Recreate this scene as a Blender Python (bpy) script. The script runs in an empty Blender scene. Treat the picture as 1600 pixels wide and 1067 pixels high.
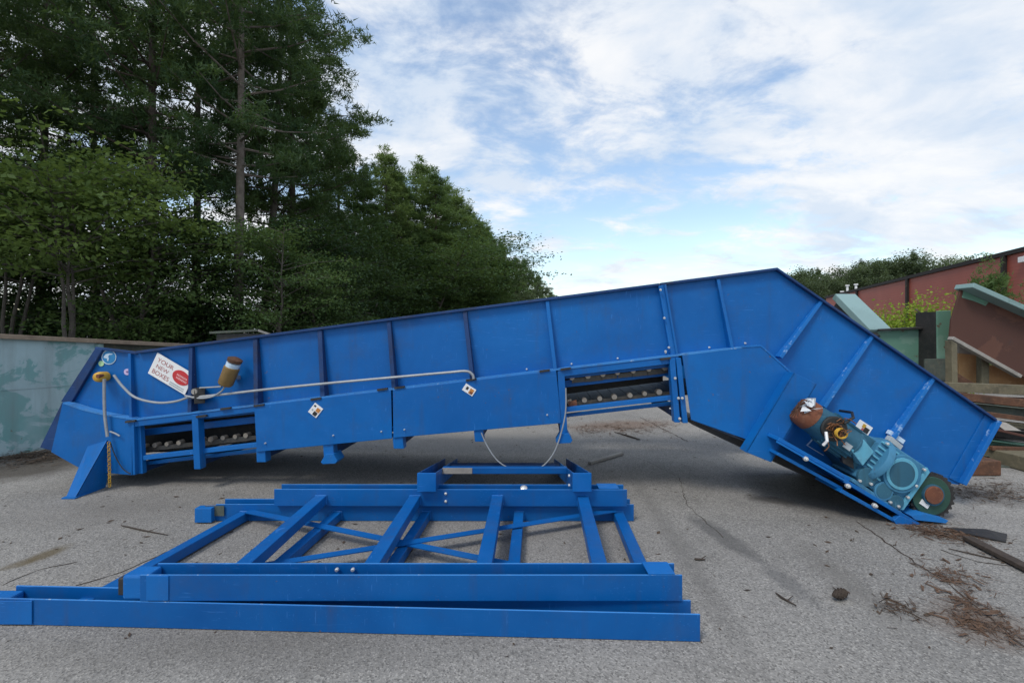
import bpy, bmesh, math, random
import numpy as np
from mathutils import Vector, Matrix

R = math.radians
random.seed(7)
S = bpy.context.scene
COL = S.collection

# ------------------------------------------------------------------ camera, sky, sun, exposure
FPX, HOR, EYE = 690.0, 520.0, 1.6            # focal length (px of a 1600 px wide picture), horizon row, eye height
cam_d = bpy.data.cameras.new('camera')
cam = bpy.data.objects.new('camera', cam_d); COL.objects.link(cam)
cam_d.sensor_width = 36.0
cam_d.lens = 36.0 * FPX / 1600.0
cam_d.shift_y = -(533.5 - HOR) / 1600.0
cam_d.clip_start, cam_d.clip_end = 0.05, 3000.0
cam.location = (0, 0, EYE); cam.rotation_euler = (R(90), 0, 0)
S.camera = cam

SUN_EL, SUN_AZ = 54.0, 222.0                # azimuth clockwise from +Y (the view direction): behind the camera, to the left
S.view_settings.view_transform = 'Standard'; S.view_settings.look = 'None'
S.view_settings.gamma = 1.0; S.view_settings.use_curve_mapping = False
S.view_settings.exposure = 0.42

CLOUD_LOC = (5.5, 8.1, 0)
W = bpy.data.worlds.new('World'); S.world = W; W.use_nodes = True
wt = W.node_tree; wt.nodes.clear()
def wn(t, **kw):
    n = wt.nodes.new(t)
    for k, v in kw.items(): setattr(n, k, v)
    return n
def wmath(op, a, b=None, c=None, clamp=False):
    n = wn('ShaderNodeMath', operation=op, use_clamp=clamp)
    for i, v in enumerate((a, b, c)):
        if v is None: continue
        if isinstance(v, (int, float)): n.inputs[i].default_value = v
        else: wt.links.new(v, n.inputs[i])
    return n.outputs[0]
def wramp(x, a, b):
    n = wn('ShaderNodeMapRange', interpolation_type='SMOOTHSTEP')
    wt.links.new(x, n.inputs[0]); n.inputs[1].default_value = a; n.inputs[2].default_value = b
    return n.outputs[0]
sky = wn('ShaderNodeTexSky', sky_type='NISHITA', sun_disc=False)
sky.sun_elevation = R(SUN_EL); sky.sun_rotation = R(SUN_AZ)
sky.air_density = 1.3; sky.dust_density = 0.4; sky.ozone_density = 1.5
bg_sky = wn('ShaderNodeBackground'); bg_sky.inputs[1].default_value = 0.15
wt.links.new(sky.outputs[0], bg_sky.inputs[0])
tc = wn('ShaderNodeTexCoord'); sp = wn('ShaderNodeSeparateXYZ'); wt.links.new(tc.outputs['Generated'], sp.inputs[0])
zc = wmath('ADD', wmath('MAXIMUM', sp.outputs[2], 0.0), 0.22)
cx, cy = wmath('DIVIDE', sp.outputs[0], zc), wmath('DIVIDE', sp.outputs[1], zc)
cb = wn('ShaderNodeCombineXYZ'); wt.links.new(cx, cb.inputs[0]); wt.links.new(cy, cb.inputs[1])
def wnoise(scale, loc, detail=8, rough=0.55, stretch=(1, 1, 1), rot=0.0, dist=0.0):
    m = wn('ShaderNodeMapping'); wt.links.new(cb.outputs[0], m.inputs[0])
    m.inputs['Location'].default_value = loc; m.inputs['Scale'].default_value = stretch; m.inputs['Rotation'].default_value = (0, 0, rot)
    n = wn('ShaderNodeTexNoise'); wt.links.new(m.outputs[0], n.inputs['Vector'])
    n.inputs['Scale'].default_value = scale; n.inputs['Detail'].default_value = detail; n.inputs['Roughness'].default_value = rough
    n.inputs['Distortion'].default_value = dist
    return n.outputs['Fac']
big = wnoise(0.62, CLOUD_LOC, 6, 0.5, (1.0, 1.25, 1), R(-20), 0.3)
mid = wnoise(2.9, (7.3, 2.2, 0), 12, 0.64, (1.0, 1.3, 1), R(-20), 0.25)
dens = wmath('ADD', wmath('MULTIPLY', big, 0.52), wmath('MULTIPLY', mid, 0.48))
cover = wmath('MULTIPLY_ADD', wramp(dens, 0.42, 0.535), 0.84, 0.11)      # a thin white veil everywhere, denser cloud over most of it
lumn = wnoise(1.7, (1.3, 9.2, 0), 10, 0.58, (1.0, 1.5, 1), R(-20), 0.5)
lum = wmath('MULTIPLY_ADD', wramp(lumn, 0.36, 0.62), 0.75, wmath('MULTIPLY', wramp(mid, 0.42, 0.62), 0.25))
mixc = wn('ShaderNodeMix', data_type='RGBA'); wt.links.new(lum, mixc.inputs['Factor'])
mixc.inputs['A'].default_value = (0.48, 0.565, 0.68, 1); mixc.inputs['B'].default_value = (0.74, 0.745, 0.755, 1)
bg_cl = wn('ShaderNodeBackground'); wt.links.new(mixc.outputs['Result'], bg_cl.inputs[0]); bg_cl.inputs[1].default_value = 1.0
ms = wn('ShaderNodeMixShader'); wt.links.new(cover, ms.inputs[0]); wt.links.new(bg_sky.outputs[0], ms.inputs[1]); wt.links.new(bg_cl.outputs[0], ms.inputs[2])
wo = wn('ShaderNodeOutputWorld'); wt.links.new(ms.outputs[0], wo.inputs[0])

sun_d = bpy.data.lights.new('sun', 'SUN'); sun_d.energy = 1.5; sun_d.angle = R(16); sun_d.color = (1.0, 0.95, 0.88)
sun = bpy.data.objects.new('sun', sun_d); COL.objects.link(sun)
sdir = Vector((math.sin(R(SUN_AZ)) * math.cos(R(SUN_EL)), math.cos(R(SUN_AZ)) * math.cos(R(SUN_EL)), math.sin(R(SUN_EL))))
sun.rotation_euler = sdir.to_track_quat('Z', 'Y').to_euler(); sun.location = sdir * 50

# ------------------------------------------------------------------ materials
class NT:
    def __init__(s, name):
        s.m = bpy.data.materials.new(name); s.m.use_nodes = True
        s.t = s.m.node_tree; s.b = s.t.nodes['Principled BSDF']; s.out = s.t.nodes['Material Output']
        s.tc = s.t.nodes.new('ShaderNodeTexCoord'); s.geo = s.t.nodes.new('ShaderNodeNewGeometry')
    def link(s, a, b): s.t.links.new(a, b)
    def noise(s, scale, detail=6, rough=0.55, stretch=None, world=True, dist=0.0):
        n = s.t.nodes.new('ShaderNodeTexNoise'); v = s.geo.outputs['Position'] if world else s.tc.outputs['Object']
        if stretch:
            m = s.t.nodes.new('ShaderNodeMapping'); s.link(v, m.inputs[0]); m.inputs['Scale'].default_value = stretch; v = m.outputs[0]
        s.link(v, n.inputs['Vector']); n.inputs['Scale'].default_value = scale
        n.inputs['Detail'].default_value = detail; n.inputs['Roughness'].default_value = rough; n.inputs['Distortion'].default_value = dist
        return n.outputs['Fac']
    def ramp(s, x, a, b, c=0.0, d=1.0):
        n = s.t.nodes.new('ShaderNodeMapRange'); s.link(x, n.inputs[0])
        for i, v in enumerate((a, b, c, d)): n.inputs[i + 1].default_value = v
        return n.outputs[0]
    def math(s, op, a, b=None, c=None, clamp=False):
        n = s.t.nodes.new('ShaderNodeMath'); n.operation = op; n.use_clamp = clamp
        for i, v in enumerate((a, b, c)):
            if v is None: continue
            if isinstance(v, (int, float)): n.inputs[i].default_value = v
            else: s.link(v, n.inputs[i])
        return n.outputs[0]
    def mix(s, f, a, b):
        n = s.t.nodes.new('ShaderNodeMix'); n.data_type = 'RGBA'
        for key, v in (('Factor', f), ('A', a), ('B', b)):
            if isinstance(v, (int, float)): n.inputs[key].default_value = v
            elif isinstance(v, tuple): n.inputs[key].default_value = v if len(v) == 4 else v + (1,)
            else: s.link(v, n.inputs[key])
        return n.outputs['Result']
    def color(s, c):
        if isinstance(c, tuple): s.b.inputs['Base Color'].default_value = c + (1,)
        else: s.link(c, s.b.inputs['Base Color'])
    def rough(s, r):
        if isinstance(r, (int, float)): s.b.inputs['Roughness'].default_value = r
        else: s.link(r, s.b.inputs['Roughness'])
    def bump(s, h, strength=0.3, dist=0.01):
        n = s.t.nodes.new('ShaderNodeBump'); s.link(h, n.inputs['Height']); n.inputs['Strength'].default_value = strength; n.inputs['Distance'].default_value = dist
        s.link(n.outputs[0], s.b.inputs['Normal'])
    def set(s, **kw):
        for k, v in kw.items(): s.b.inputs[k.replace('_', ' ')].default_value = v

def paint(name, col, col2=None, rough=0.42, wear=0.0, wearcol=(0.5, 0.55, 0.6), dirt=0.25, dirtcol=(0.09, 0.08, 0.07), metal=0.0, wob=0.22):
    n = NT(name); col2 = col2 or tuple(c * 1.25 + 0.004 for c in col)
    c = n.mix(n.ramp(n.noise(0.7, 6, 0.6, dist=0.6), 0.36, 0.66), col, col2)
    lite = tuple(min(1, v * 1.25 + 0.035) for v in col2)
    # chalky faded clouds, run-off streaks, fine scratches, dust and small chips down to primer
    c = n.mix(n.ramp(n.noise(2.3, 8, 0.62), 0.54, 0.80, 0, 0.22), c, lite)
    c = n.mix(n.ramp(n.noise(9.0, 7, 0.6, (1, 1, 0.09)), 0.56, 0.76, 0, 0.5 * min(1, dirt * 3)), c, dirtcol)
    c = n.mix(n.ramp(n.noise(3.2, 10, 0.70), 0.52, 0.80, 0, min(1, dirt * 1.6)), c, dirtcol)
    for k, st in enumerate(((1, 1, 14), (9, 2, 1), (4, 3, 9))):
        sc = n.ramp(n.noise(7.0 + 3 * k, 4, 0.5, st), 0.665, 0.70, 0, 0.7)
        c = n.mix(n.math('MULTIPLY', sc, n.ramp(n.noise(0.8 + .3 * k, 3), 0.45, 0.62)), c, lite)
    c = n.mix(n.ramp(n.noise(60, 4, 0.6), 0.68, 0.74, 0, 0.25 + dirt * .6), c, dirtcol)
    chip = n.math('MULTIPLY', n.ramp(n.noise(22, 7, 0.7), 0.665, 0.68), n.ramp(n.noise(1.7, 4), 0.47, 0.55))
    c = n.mix(n.math('MULTIPLY', chip, 0.75), c, (0.13, 0.085, 0.06))
    if wear:
        w = n.ramp(n.noise(14, 9, 0.7), 0.70 - wear * 0.15, 0.76 - wear * 0.12)
        c = n.mix(w, c, wearcol)
    n.color(c); n.rough(n.ramp(n.noise(5, 7, 0.65), 0.3, 0.75, rough - 0.06, rough + 0.25)); n.set(Metallic=metal, Specular_IOR_Level=0.3)
    n.bump(n.math('ADD', n.math('MULTIPLY', n.noise(1.9, 2), 1.0), n.math('MULTIPLY', n.noise(90, 3), 0.02)), wob, 0.06)
    return n.m
def rust(name, a=(0.13, 0.055, 0.028), b=(0.055, 0.03, 0.02), c3=(0.22, 0.11, 0.06), rough=0.85, metal=0.0):
    n = NT(name)
    c = n.mix(n.ramp(n.noise(4, 9, 0.65), 0.35, 0.68), a, b); c = n.mix(n.math('MULTIPLY', n.ramp(n.noise(17, 8, 0.7), 0.52, 0.7), 0.7), c, c3)
    n.color(c); n.rough(rough); n.set(Metallic=metal); n.bump(n.noise(60, 6), 0.3, 0.006)
    return n.m
def peel(name, top, under, amount=0.5, scale=2.0, rough=0.6, third=None):
    n = NT(name)
    k = n.ramp(n.noise(scale, 10, 0.66, (1, 1, 1), dist=0.4), amount - 0.012, amount + 0.012)
    c = n.mix(k, top, under)
    c = n.mix(n.math('MULTIPLY', n.ramp(n.noise(1.1, 6), 0.42, 0.72), 0.45), c, tuple(v * 0.62 for v in top))
    if third: c = n.mix(n.ramp(n.noise(scale * 2.6, 9, 0.7), 0.62, 0.66), c, third)
    n.color(c); n.rough(rough); n.bump(k, 0.25, 0.004)
    return n.m
def plain(name, col, rough=0.5, metal=0.0, var=0.2, scale=12):
    n = NT(name); n.color(n.mix(n.ramp(n.noise(scale, 6), 0.35, 0.7), col, tuple(c * (1 - var) for c in col))); n.rough(rough); n.set(Metallic=metal)
    return n.m
def leafmat(name, a, b, trans=0.3):
    n = NT(name)
    oi = n.t.nodes.new('ShaderNodeObjectInfo')
    f = n.math('ADD', n.math('MULTIPLY', n.noise(0.55, 3), 0.7), n.math('MULTIPLY', n.noise(6, 3), 0.5))
    f = n.math('ADD', f, n.math('MULTIPLY_ADD', oi.outputs['Random'], 0.3, -0.15))
    c = n.mix(n.ramp(f, 0.40, 0.85), a, b)
    n.color(c); n.rough(0.6); n.set(Specular_IOR_Level=0.25)
    tr = n.t.nodes.new('ShaderNodeBsdfTranslucent'); n.link(n.mix(0.35, c, (0.16, 0.22, 0.02)), tr.inputs[0])
    mx = n.t.nodes.new('ShaderNodeMixShader'); mx.inputs[0].default_value = trans
    n.link(n.b.outputs[0], mx.inputs[1]); n.link(tr.outputs[0], mx.inputs[2]); n.link(mx.outputs[0], n.out.inputs[0])
    return n.m

M = {}
M['blue'] = paint('blue_paint', (0.001, 0.100, 0.355), (0.002, 0.130, 0.43), 0.40, 0.0, dirt=0.24, dirtcol=(0.045, 0.065, 0.11))
M['blue_worn'] = paint('worn_blue_paint', (0.002, 0.11, 0.39), (0.006, 0.145, 0.46), 0.45, 0.35, (0.18, 0.32, 0.58), dirt=0.16, dirtcol=(0.05, 0.07, 0.13))
M['blue_frame'] = paint('frame_blue_paint', (0.001, 0.082, 0.30), (0.003, 0.115, 0.385), 0.38, 0.0, dirt=0.22, dirtcol=(0.045, 0.06, 0.11))
M['blue_pale'] = paint('faded_blue_paint', (0.012, 0.155, 0.47), (0.02, 0.19, 0.52), 0.5, 0.2, (0.2, 0.34, 0.55), dirt=0.2)
M['blue_lit_edge'] = paint('lit_edge_blue_paint', (0.03, 0.19, 0.52), (0.06, 0.25, 0.58), 0.5, 0.6, (0.34, 0.46, 0.62), dirt=0.3)  # paler blue: lit line of ledge and flange tops painted in, plus scuffs
M['blue_scuffed'] = paint('scuffed_blue_paint', (0.004, 0.125, 0.43), (0.012, 0.16, 0.48), 0.5, 0.85, (0.26, 0.42, 0.66), dirt=0.15, dirtcol=(0.05, 0.07, 0.13))
M['blue_dark'] = paint('dark_blue_paint', (0.008, 0.04, 0.14), (0.02, 0.06, 0.18), 0.6, 0.0, dirt=0.6, dirtcol=(0.035, 0.03, 0.03))  # darker, dirt-mottled blue for top flanges, left ribs, tail and belly
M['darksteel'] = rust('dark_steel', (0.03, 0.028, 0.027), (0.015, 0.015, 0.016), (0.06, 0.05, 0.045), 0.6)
M['chain'] = rust('chain_steel', (0.11, 0.10, 0.085), (0.06, 0.055, 0.05), (0.19, 0.15, 0.11), 0.55, 0.5)
M['roller'] = plain('bright_roller_steel', (0.42, 0.36, 0.29), 0.45, 0.6)
M['belt'] = rust('belt_slat_steel', (0.035, 0.033, 0.032), (0.02, 0.02, 0.02), (0.08, 0.065, 0.05), 0.6)
M['rust'] = rust('rust')
M['rustorange'] = rust('orange_rust', (0.20, 0.07, 0.035), (0.11, 0.04, 0.025), (0.26, 0.13, 0.075))
M['teal'] = paint('teal_machine_paint', (0.04, 0.17, 0.30), (0.065, 0.225, 0.37), 0.45, 0.12, (0.22, 0.35, 0.42), dirt=0.5, dirtcol=(0.03, 0.05, 0.055))
M['tealdark'] = paint('dirty_teal_paint', (0.025, 0.10, 0.165), (0.04, 0.14, 0.21), 0.5, 0.1, (0.2, 0.3, 0.35), dirt=0.5, dirtcol=(0.03, 0.04, 0.04))
M['teallight'] = paint('light_teal_paint', (0.10, 0.35, 0.50), (0.14, 0.42, 0.56), 0.45, 0.0, dirt=0.2)
M['spgreen'] = plain('dark_green_paint', (0.022, 0.075, 0.055), 0.5)
M['bolt'] = plain('zinc_bolt', (0.75, 0.75, 0.73), 0.35, 0.6, 0.1)
M['white'] = plain('white_print', (0.80, 0.80, 0.80), 0.45, 0, 0.06)
M['black'] = plain('black_print', (0.02, 0.02, 0.02), 0.5)
M['yellow'] = plain('safety_yellow', (0.62, 0.36, 0.04), 0.55, 0, 0.35)
M['ochre'] = plain('ochre_enamel', (0.24, 0.15, 0.05), 0.5, 0, 0.35, 7)
M['orangeprint'] = plain('orange_print', (0.55, 0.22, 0.05), 0.5)
M['red'] = plain('red_print', (0.55, 0.03, 0.035), 0.5, 0, 0.15)
M['pink'] = plain('pale_pink_print', (0.80, 0.42, 0.42), 0.5)
M['purple'] = plain('purple_print', (0.20, 0.12, 0.30), 0.5)
M['brickred'] = plain('brown_red_print', (0.42, 0.10, 0.09), 0.5)
M['greyprint'] = plain('grey_print', (0.42, 0.47, 0.50), 0.5)
M['signblue'] = plain('sign_blue', (0.02, 0.22, 0.50), 0.5)
M['paleprint'] = plain('pale_blue_print', (0.55, 0.70, 0.85), 0.5)
M['conduit'] = plain('grey_conduit', (0.36, 0.38, 0.40), 0.45, 0.25)
M['copper'] = plain('copper_winding', (0.26, 0.11, 0.045), 0.5, 0.4, 0.7, 40)
M['plasticwrap'] = plain('torn_clear_wrap', (0.62, 0.66, 0.70), 0.25)
M['lime'] = plain('pale_green_sticker', (0.45, 0.70, 0.40), 0.5)
M['lilac'] = plain('lilac_sticker', (0.62, 0.50, 0.75), 0.5)
n = NT('peeling_pale_blue_paint')
k1 = n.ramp(n.noise(2.0, 11, 0.68, (1, 1, 1.2), dist=0.5), 0.512, 0.545); k2 = n.ramp(n.noise(0.8, 4), 0.36, 0.46)
c = n.mix(n.math('MULTIPLY', k1, k2), (0.33, 0.46, 0.50), (0.15, 0.33, 0.34))
c = n.mix(n.ramp(n.noise(5.5, 8, 0.6, (1, 1, 0.08)), 0.5, 0.75, 0, 0.5), c, (0.15, 0.17, 0.165))
c = n.mix(n.ramp(n.noise(1.3, 9, 0.65), 0.5, 0.75, 0, 0.5), c, (0.20, 0.27, 0.29))
c = n.mix(n.ramp(n.noise(16, 8, 0.7), 0.66, 0.70, 0, 0.8), c, (0.13, 0.09, 0.07))
n.color(c); n.rough(0.65); n.bump(k1, 0.2, 0.003); M['container'] = n.m
M['rim'] = rust('weathered_tan_rim', (0.27, 0.21, 0.155), (0.16, 0.12, 0.09), (0.34, 0.28, 0.22))
M['green'] = peel('faded_green_paint', (0.11, 0.235, 0.175), (0.15, 0.27, 0.21), 0.56, 2.0, 0.55, (0.12, 0.075, 0.05))
M['greenpale'] = peel('pale_green_paint', (0.22, 0.34, 0.34), (0.17, 0.28, 0.27), 0.57, 3.0, 0.5)
M['brown'] = peel('brown_rusted_plate', (0.080, 0.030, 0.020), (0.12, 0.048, 0.030), 0.55, 1.2, 0.7, (0.06, 0.028, 0.022))
M['wood'] = rust('weathered_timber', (0.17, 0.15, 0.095), (0.085, 0.075, 0.05), (0.25, 0.20, 0.13), 0.85)
M['tan'] = rust('tan_board', (0.52, 0.29, 0.13), (0.44, 0.23, 0.10), (0.58, 0.37, 0.20), 0.85)
M['greybeam'] = rust('grey_green_beam', (0.09, 0.11, 0.09), (0.045, 0.05, 0.045), (0.14, 0.12, 0.09), 0.8)
M['palebeam'] = rust('pale_weathered_board', (0.34, 0.32, 0.29), (0.24, 0.22, 0.20), (0.42, 0.40, 0.37), 0.85)
M['straw'] = plain('pine_straw', (0.13, 0.075, 0.045), 0.9, 0, 0.5, 25)
M['strawdark'] = plain('dark_leaf_litter', (0.085, 0.055, 0.035), 0.9, 0, 0.5, 25)
M['twig'] = plain('twig_bark', (0.06, 0.045, 0.035), 0.9, 0, 0.4, 30)
M['bark'] = rust('pine_bark', (0.11, 0.085, 0.07), (0.055, 0.043, 0.038), (0.16, 0.125, 0.10), 0.95)
M['barkgrey'] = rust('grey_bark', (0.12, 0.105, 0.09), (0.06, 0.052, 0.046), (0.16, 0.14, 0.12), 0.95)
M['barkpale'] = rust('pale_pine_bark', (0.19, 0.162, 0.14), (0.09, 0.077, 0.067), (0.24, 0.205, 0.175), 0.95)
M['pine'] = leafmat('pine_needles', (0.034, 0.076, 0.034), (0.095, 0.158, 0.050), 0.36)
M['pinelight'] = leafmat('light_pine_needles', (0.085, 0.150, 0.050), (0.19, 0.265, 0.082), 0.42)
M['pinemid'] = leafmat('mid_pine_needles', (0.070, 0.135, 0.050), (0.165, 0.240, 0.074), 0.42)
M['broad'] = leafmat('broad_leaves', (0.038, 0.088, 0.034), (0.150, 0.220, 0.055), 0.42)
M['broadmid'] = leafmat('mid_broad_leaves', (0.040, 0.092, 0.040), (0.125, 0.195, 0.060), 0.42)
M['broaddark'] = leafmat('dark_broad_leaves', (0.022, 0.055, 0.026), (0.066, 0.118, 0.038), 0.36)
M['fargreen'] = leafmat('far_leaves', (0.066, 0.098, 0.052), (0.125, 0.165, 0.078), 0.34)
M['bush'] = leafmat('bright_bush_leaves', (0.16, 0.26, 0.03), (0.34, 0.44, 0.05), 0.45)
M['gutter'] = plain('dark_brown_gutter', (0.014, 0.010, 0.009), 0.8)

n = NT('red_siding')
cw = n.mix(n.ramp(n.noise(0.4, 5), 0.35, 0.7), (0.28, 0.062, 0.040), (0.34, 0.080, 0.052))
wv = n.t.nodes.new('ShaderNodeTexWave'); wv.wave_type = 'BANDS'; wv.bands_direction = 'Z'; wv.inputs['Scale'].default_value = 1.6; n.link(n.geo.outputs['Position'], wv.inputs['Vector'])
n.color(n.mix(n.ramp(wv.outputs['Fac'], 0.0, 0.15, 0.12, 0.0), cw, (0.14, 0.03, 0.025))); n.rough(0.6); n.bump(wv.outputs['Fac'], 0.12, 0.02)
M['redwall'] = n.m

# ground: worn asphalt with aggregate, dust and stains in their own places, plus painted conveyor shade
n = NT('worn_asphalt')
a1 = n.ramp(n.noise(0.45, 8, 0.62, dist=0.5), 0.36, 0.66)
c = n.mix(a1, (0.225, 0.218, 0.207), (0.305, 0.292, 0.273))
c = n.mix(n.ramp(n.noise(1.5, 10, 0.68), 0.50, 0.74, 0, 0.60), c, (0.145, 0.139, 0.130))
c = n.mix(n.ramp(n.noise(0.9, 9, 0.7, (0.35, 1.6, 1)), 0.54, 0.74, 0, 0.5), c, (0.36, 0.342, 0.315))
c = n.mix(n.ramp(n.noise(7.0, 8, 0.7), 0.60, 0.72, 0, 0.4), c, (0.10, 0.095, 0.088))
agg = n.t.nodes.new('ShaderNodeTexVoronoi'); agg.inputs['Scale'].default_value = 115; n.link(n.geo.outputs['Position'], agg.inputs['Vector'])
aggc = n.t.nodes.new('ShaderNodeSeparateColor'); n.link(agg.outputs['Color'], aggc.inputs[0])
c = n.mix(n.ramp(aggc.outputs[0], 0.62, 0.95, 0, 0.55), c, (0.46, 0.44, 0.41))
c = n.mix(n.ramp(aggc.outputs[1], 0.60, 0.95, 0, 0.62), c, (0.075, 0.072, 0.068))
fine = n.noise(200, 3, 0.7)
c = n.mix(n.ramp(fine, 0.35, 0.5, 0.3, 0), c, (0.08, 0.08, 0.078))
def gp(px, py): z = FPX * EYE / (py - HOR); return ((px - 800) / FPX * z, z)
pos = n.geo.outputs['Position']; wob = n.noise(5.0, 8, 0.65)
def patch(p0, p1, wid, colr, amt, soft=0.35, wobamt=0.9):  # soft patch of colour, for stains and for painted shade
    (x0, y0), (x1, y1) = p0, p1; L = max(math.hypot(x1 - x0, y1 - y0) / 2, wid); ang = math.atan2(y1 - y0, x1 - x0)
    m = n.t.nodes.new('ShaderNodeMapping'); m.vector_type = 'TEXTURE'
    m.inputs['Location'].default_value = ((x0 + x1) / 2, (y0 + y1) / 2, 0); m.inputs['Rotation'].default_value = (0, 0, ang); m.inputs['Scale'].default_value = (L, wid, 1000)
    n.link(pos, m.inputs[0]); ln = n.t.nodes.new('ShaderNodeVectorMath'); ln.operation = 'LENGTH'; n.link(m.outputs[0], ln.inputs[0])
    r = n.math('ADD', ln.outputs['Value'], n.math('MULTIPLY_ADD', wob, wobamt, -wobamt / 2))
    return n.mix(n.ramp(r, 1 - soft, 1 + soft, amt, 0), c, colr)
c = patch(gp(1085, 808), gp(1180, 872), 0.10, (0.085, 0.085, 0.086), 0.62, 0.30, 1.7)
c = patch(gp(1195, 882), gp(1275, 945), 0.07, (0.095, 0.096, 0.098), 0.5, 0.4, 1.8)
c = patch(gp(1170, 776), gp(1245, 786), 0.10, (0.06, 0.054, 0.048), 0.7, 0.4, 1.5)
c = patch(gp(40, 880), gp(105, 852), 0.07, (0.11, 0.085, 0.045), 0.8, 0.4, 1.2)
c = patch(gp(0, 890), gp(60, 872), 0.05, (0.11, 0.085, 0.045), 0.6, 0.4, 1.2)
c = patch(gp(-60, 745), gp(150, 715), 0.55, (0.055, 0.047, 0.038), 0.85, 0.4, 0.8)
c = patch(gp(190, 752), gp(420, 728), 0.35, (0.09, 0.082, 0.075), 0.55, 0.5, 0.8)  # conveyor's shadow painted on the ground below its left part
c = patch(gp(1490, 760), gp(1590, 790), 0.25, (0.10, 0.09, 0.085), 0.5, 0.5, 1.0)
c = patch(gp(900, 668), gp(1040, 660), 0.35, (0.16, 0.095, 0.06), 0.6, 0.5, 1.2)
c = patch(gp(640, 690), gp(860, 680), 0.5, (0.30, 0.28, 0.25), 0.6, 0.6, 1.0)  # paler patch beneath the middle of the conveyor
c = patch(gp(1490, 985), gp(1570, 960), 0.16, (0.12, 0.075, 0.05), 0.6, 0.6, 1.4)
c = patch(gp(1000, 760), gp(1160, 1010), 0.07, (0.13, 0.125, 0.118), 0.45, 0.7, 1.3)
c = patch(gp(1250, 850), gp(1420, 990), 0.10, (0.15, 0.142, 0.13), 0.5, 0.7, 1.4)
c = patch(gp(60, 800), gp(330, 790), 0.30, (0.14, 0.132, 0.122), 0.5, 0.7, 1.3)
c = patch(gp(60, 1010), gp(700, 1000), 0.16, (0.12, 0.112, 0.10), 0.5, 0.7, 1.4)
c = patch(gp(330, 835), gp(1010, 850), 0.25, (0.15, 0.14, 0.125), 0.35, 0.8, 1.4)
c = patch(gp(1210, 760), gp(1420, 835), 0.28, (0.085, 0.078, 0.07), 0.6, 0.6, 1.0)  # shadow beneath the drive painted on the asphalt
c = patch((-30, 40), (40, 45), 26, (0.10, 0.085, 0.055), 0.9, 0.1, 0.1)
n.color(c); n.rough(0.92); n.set(Specular_IOR_Level=0.3)
n.bump(n.math('ADD', n.math('MULTIPLY', agg.outputs['Distance'], 0.9), n.math('MULTIPLY', fine, 0.6)), 0.55, 0.006)
M['asphalt'] = n.m

# ------------------------------------------------------------------ mesh helpers
def PX(px, py, z):                              # a point at depth z that stands at this place of the layout
    return Vector(((px - 800) / FPX * z, z, EYE - (py - HOR) / FPX * z))
def G(px, py, h=0.0):                           # a point on the ground (or h above it)
    z = FPX * (EYE - h) / (py - HOR); return Vector(((px - 800) / FPX * z, z, h))

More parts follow.
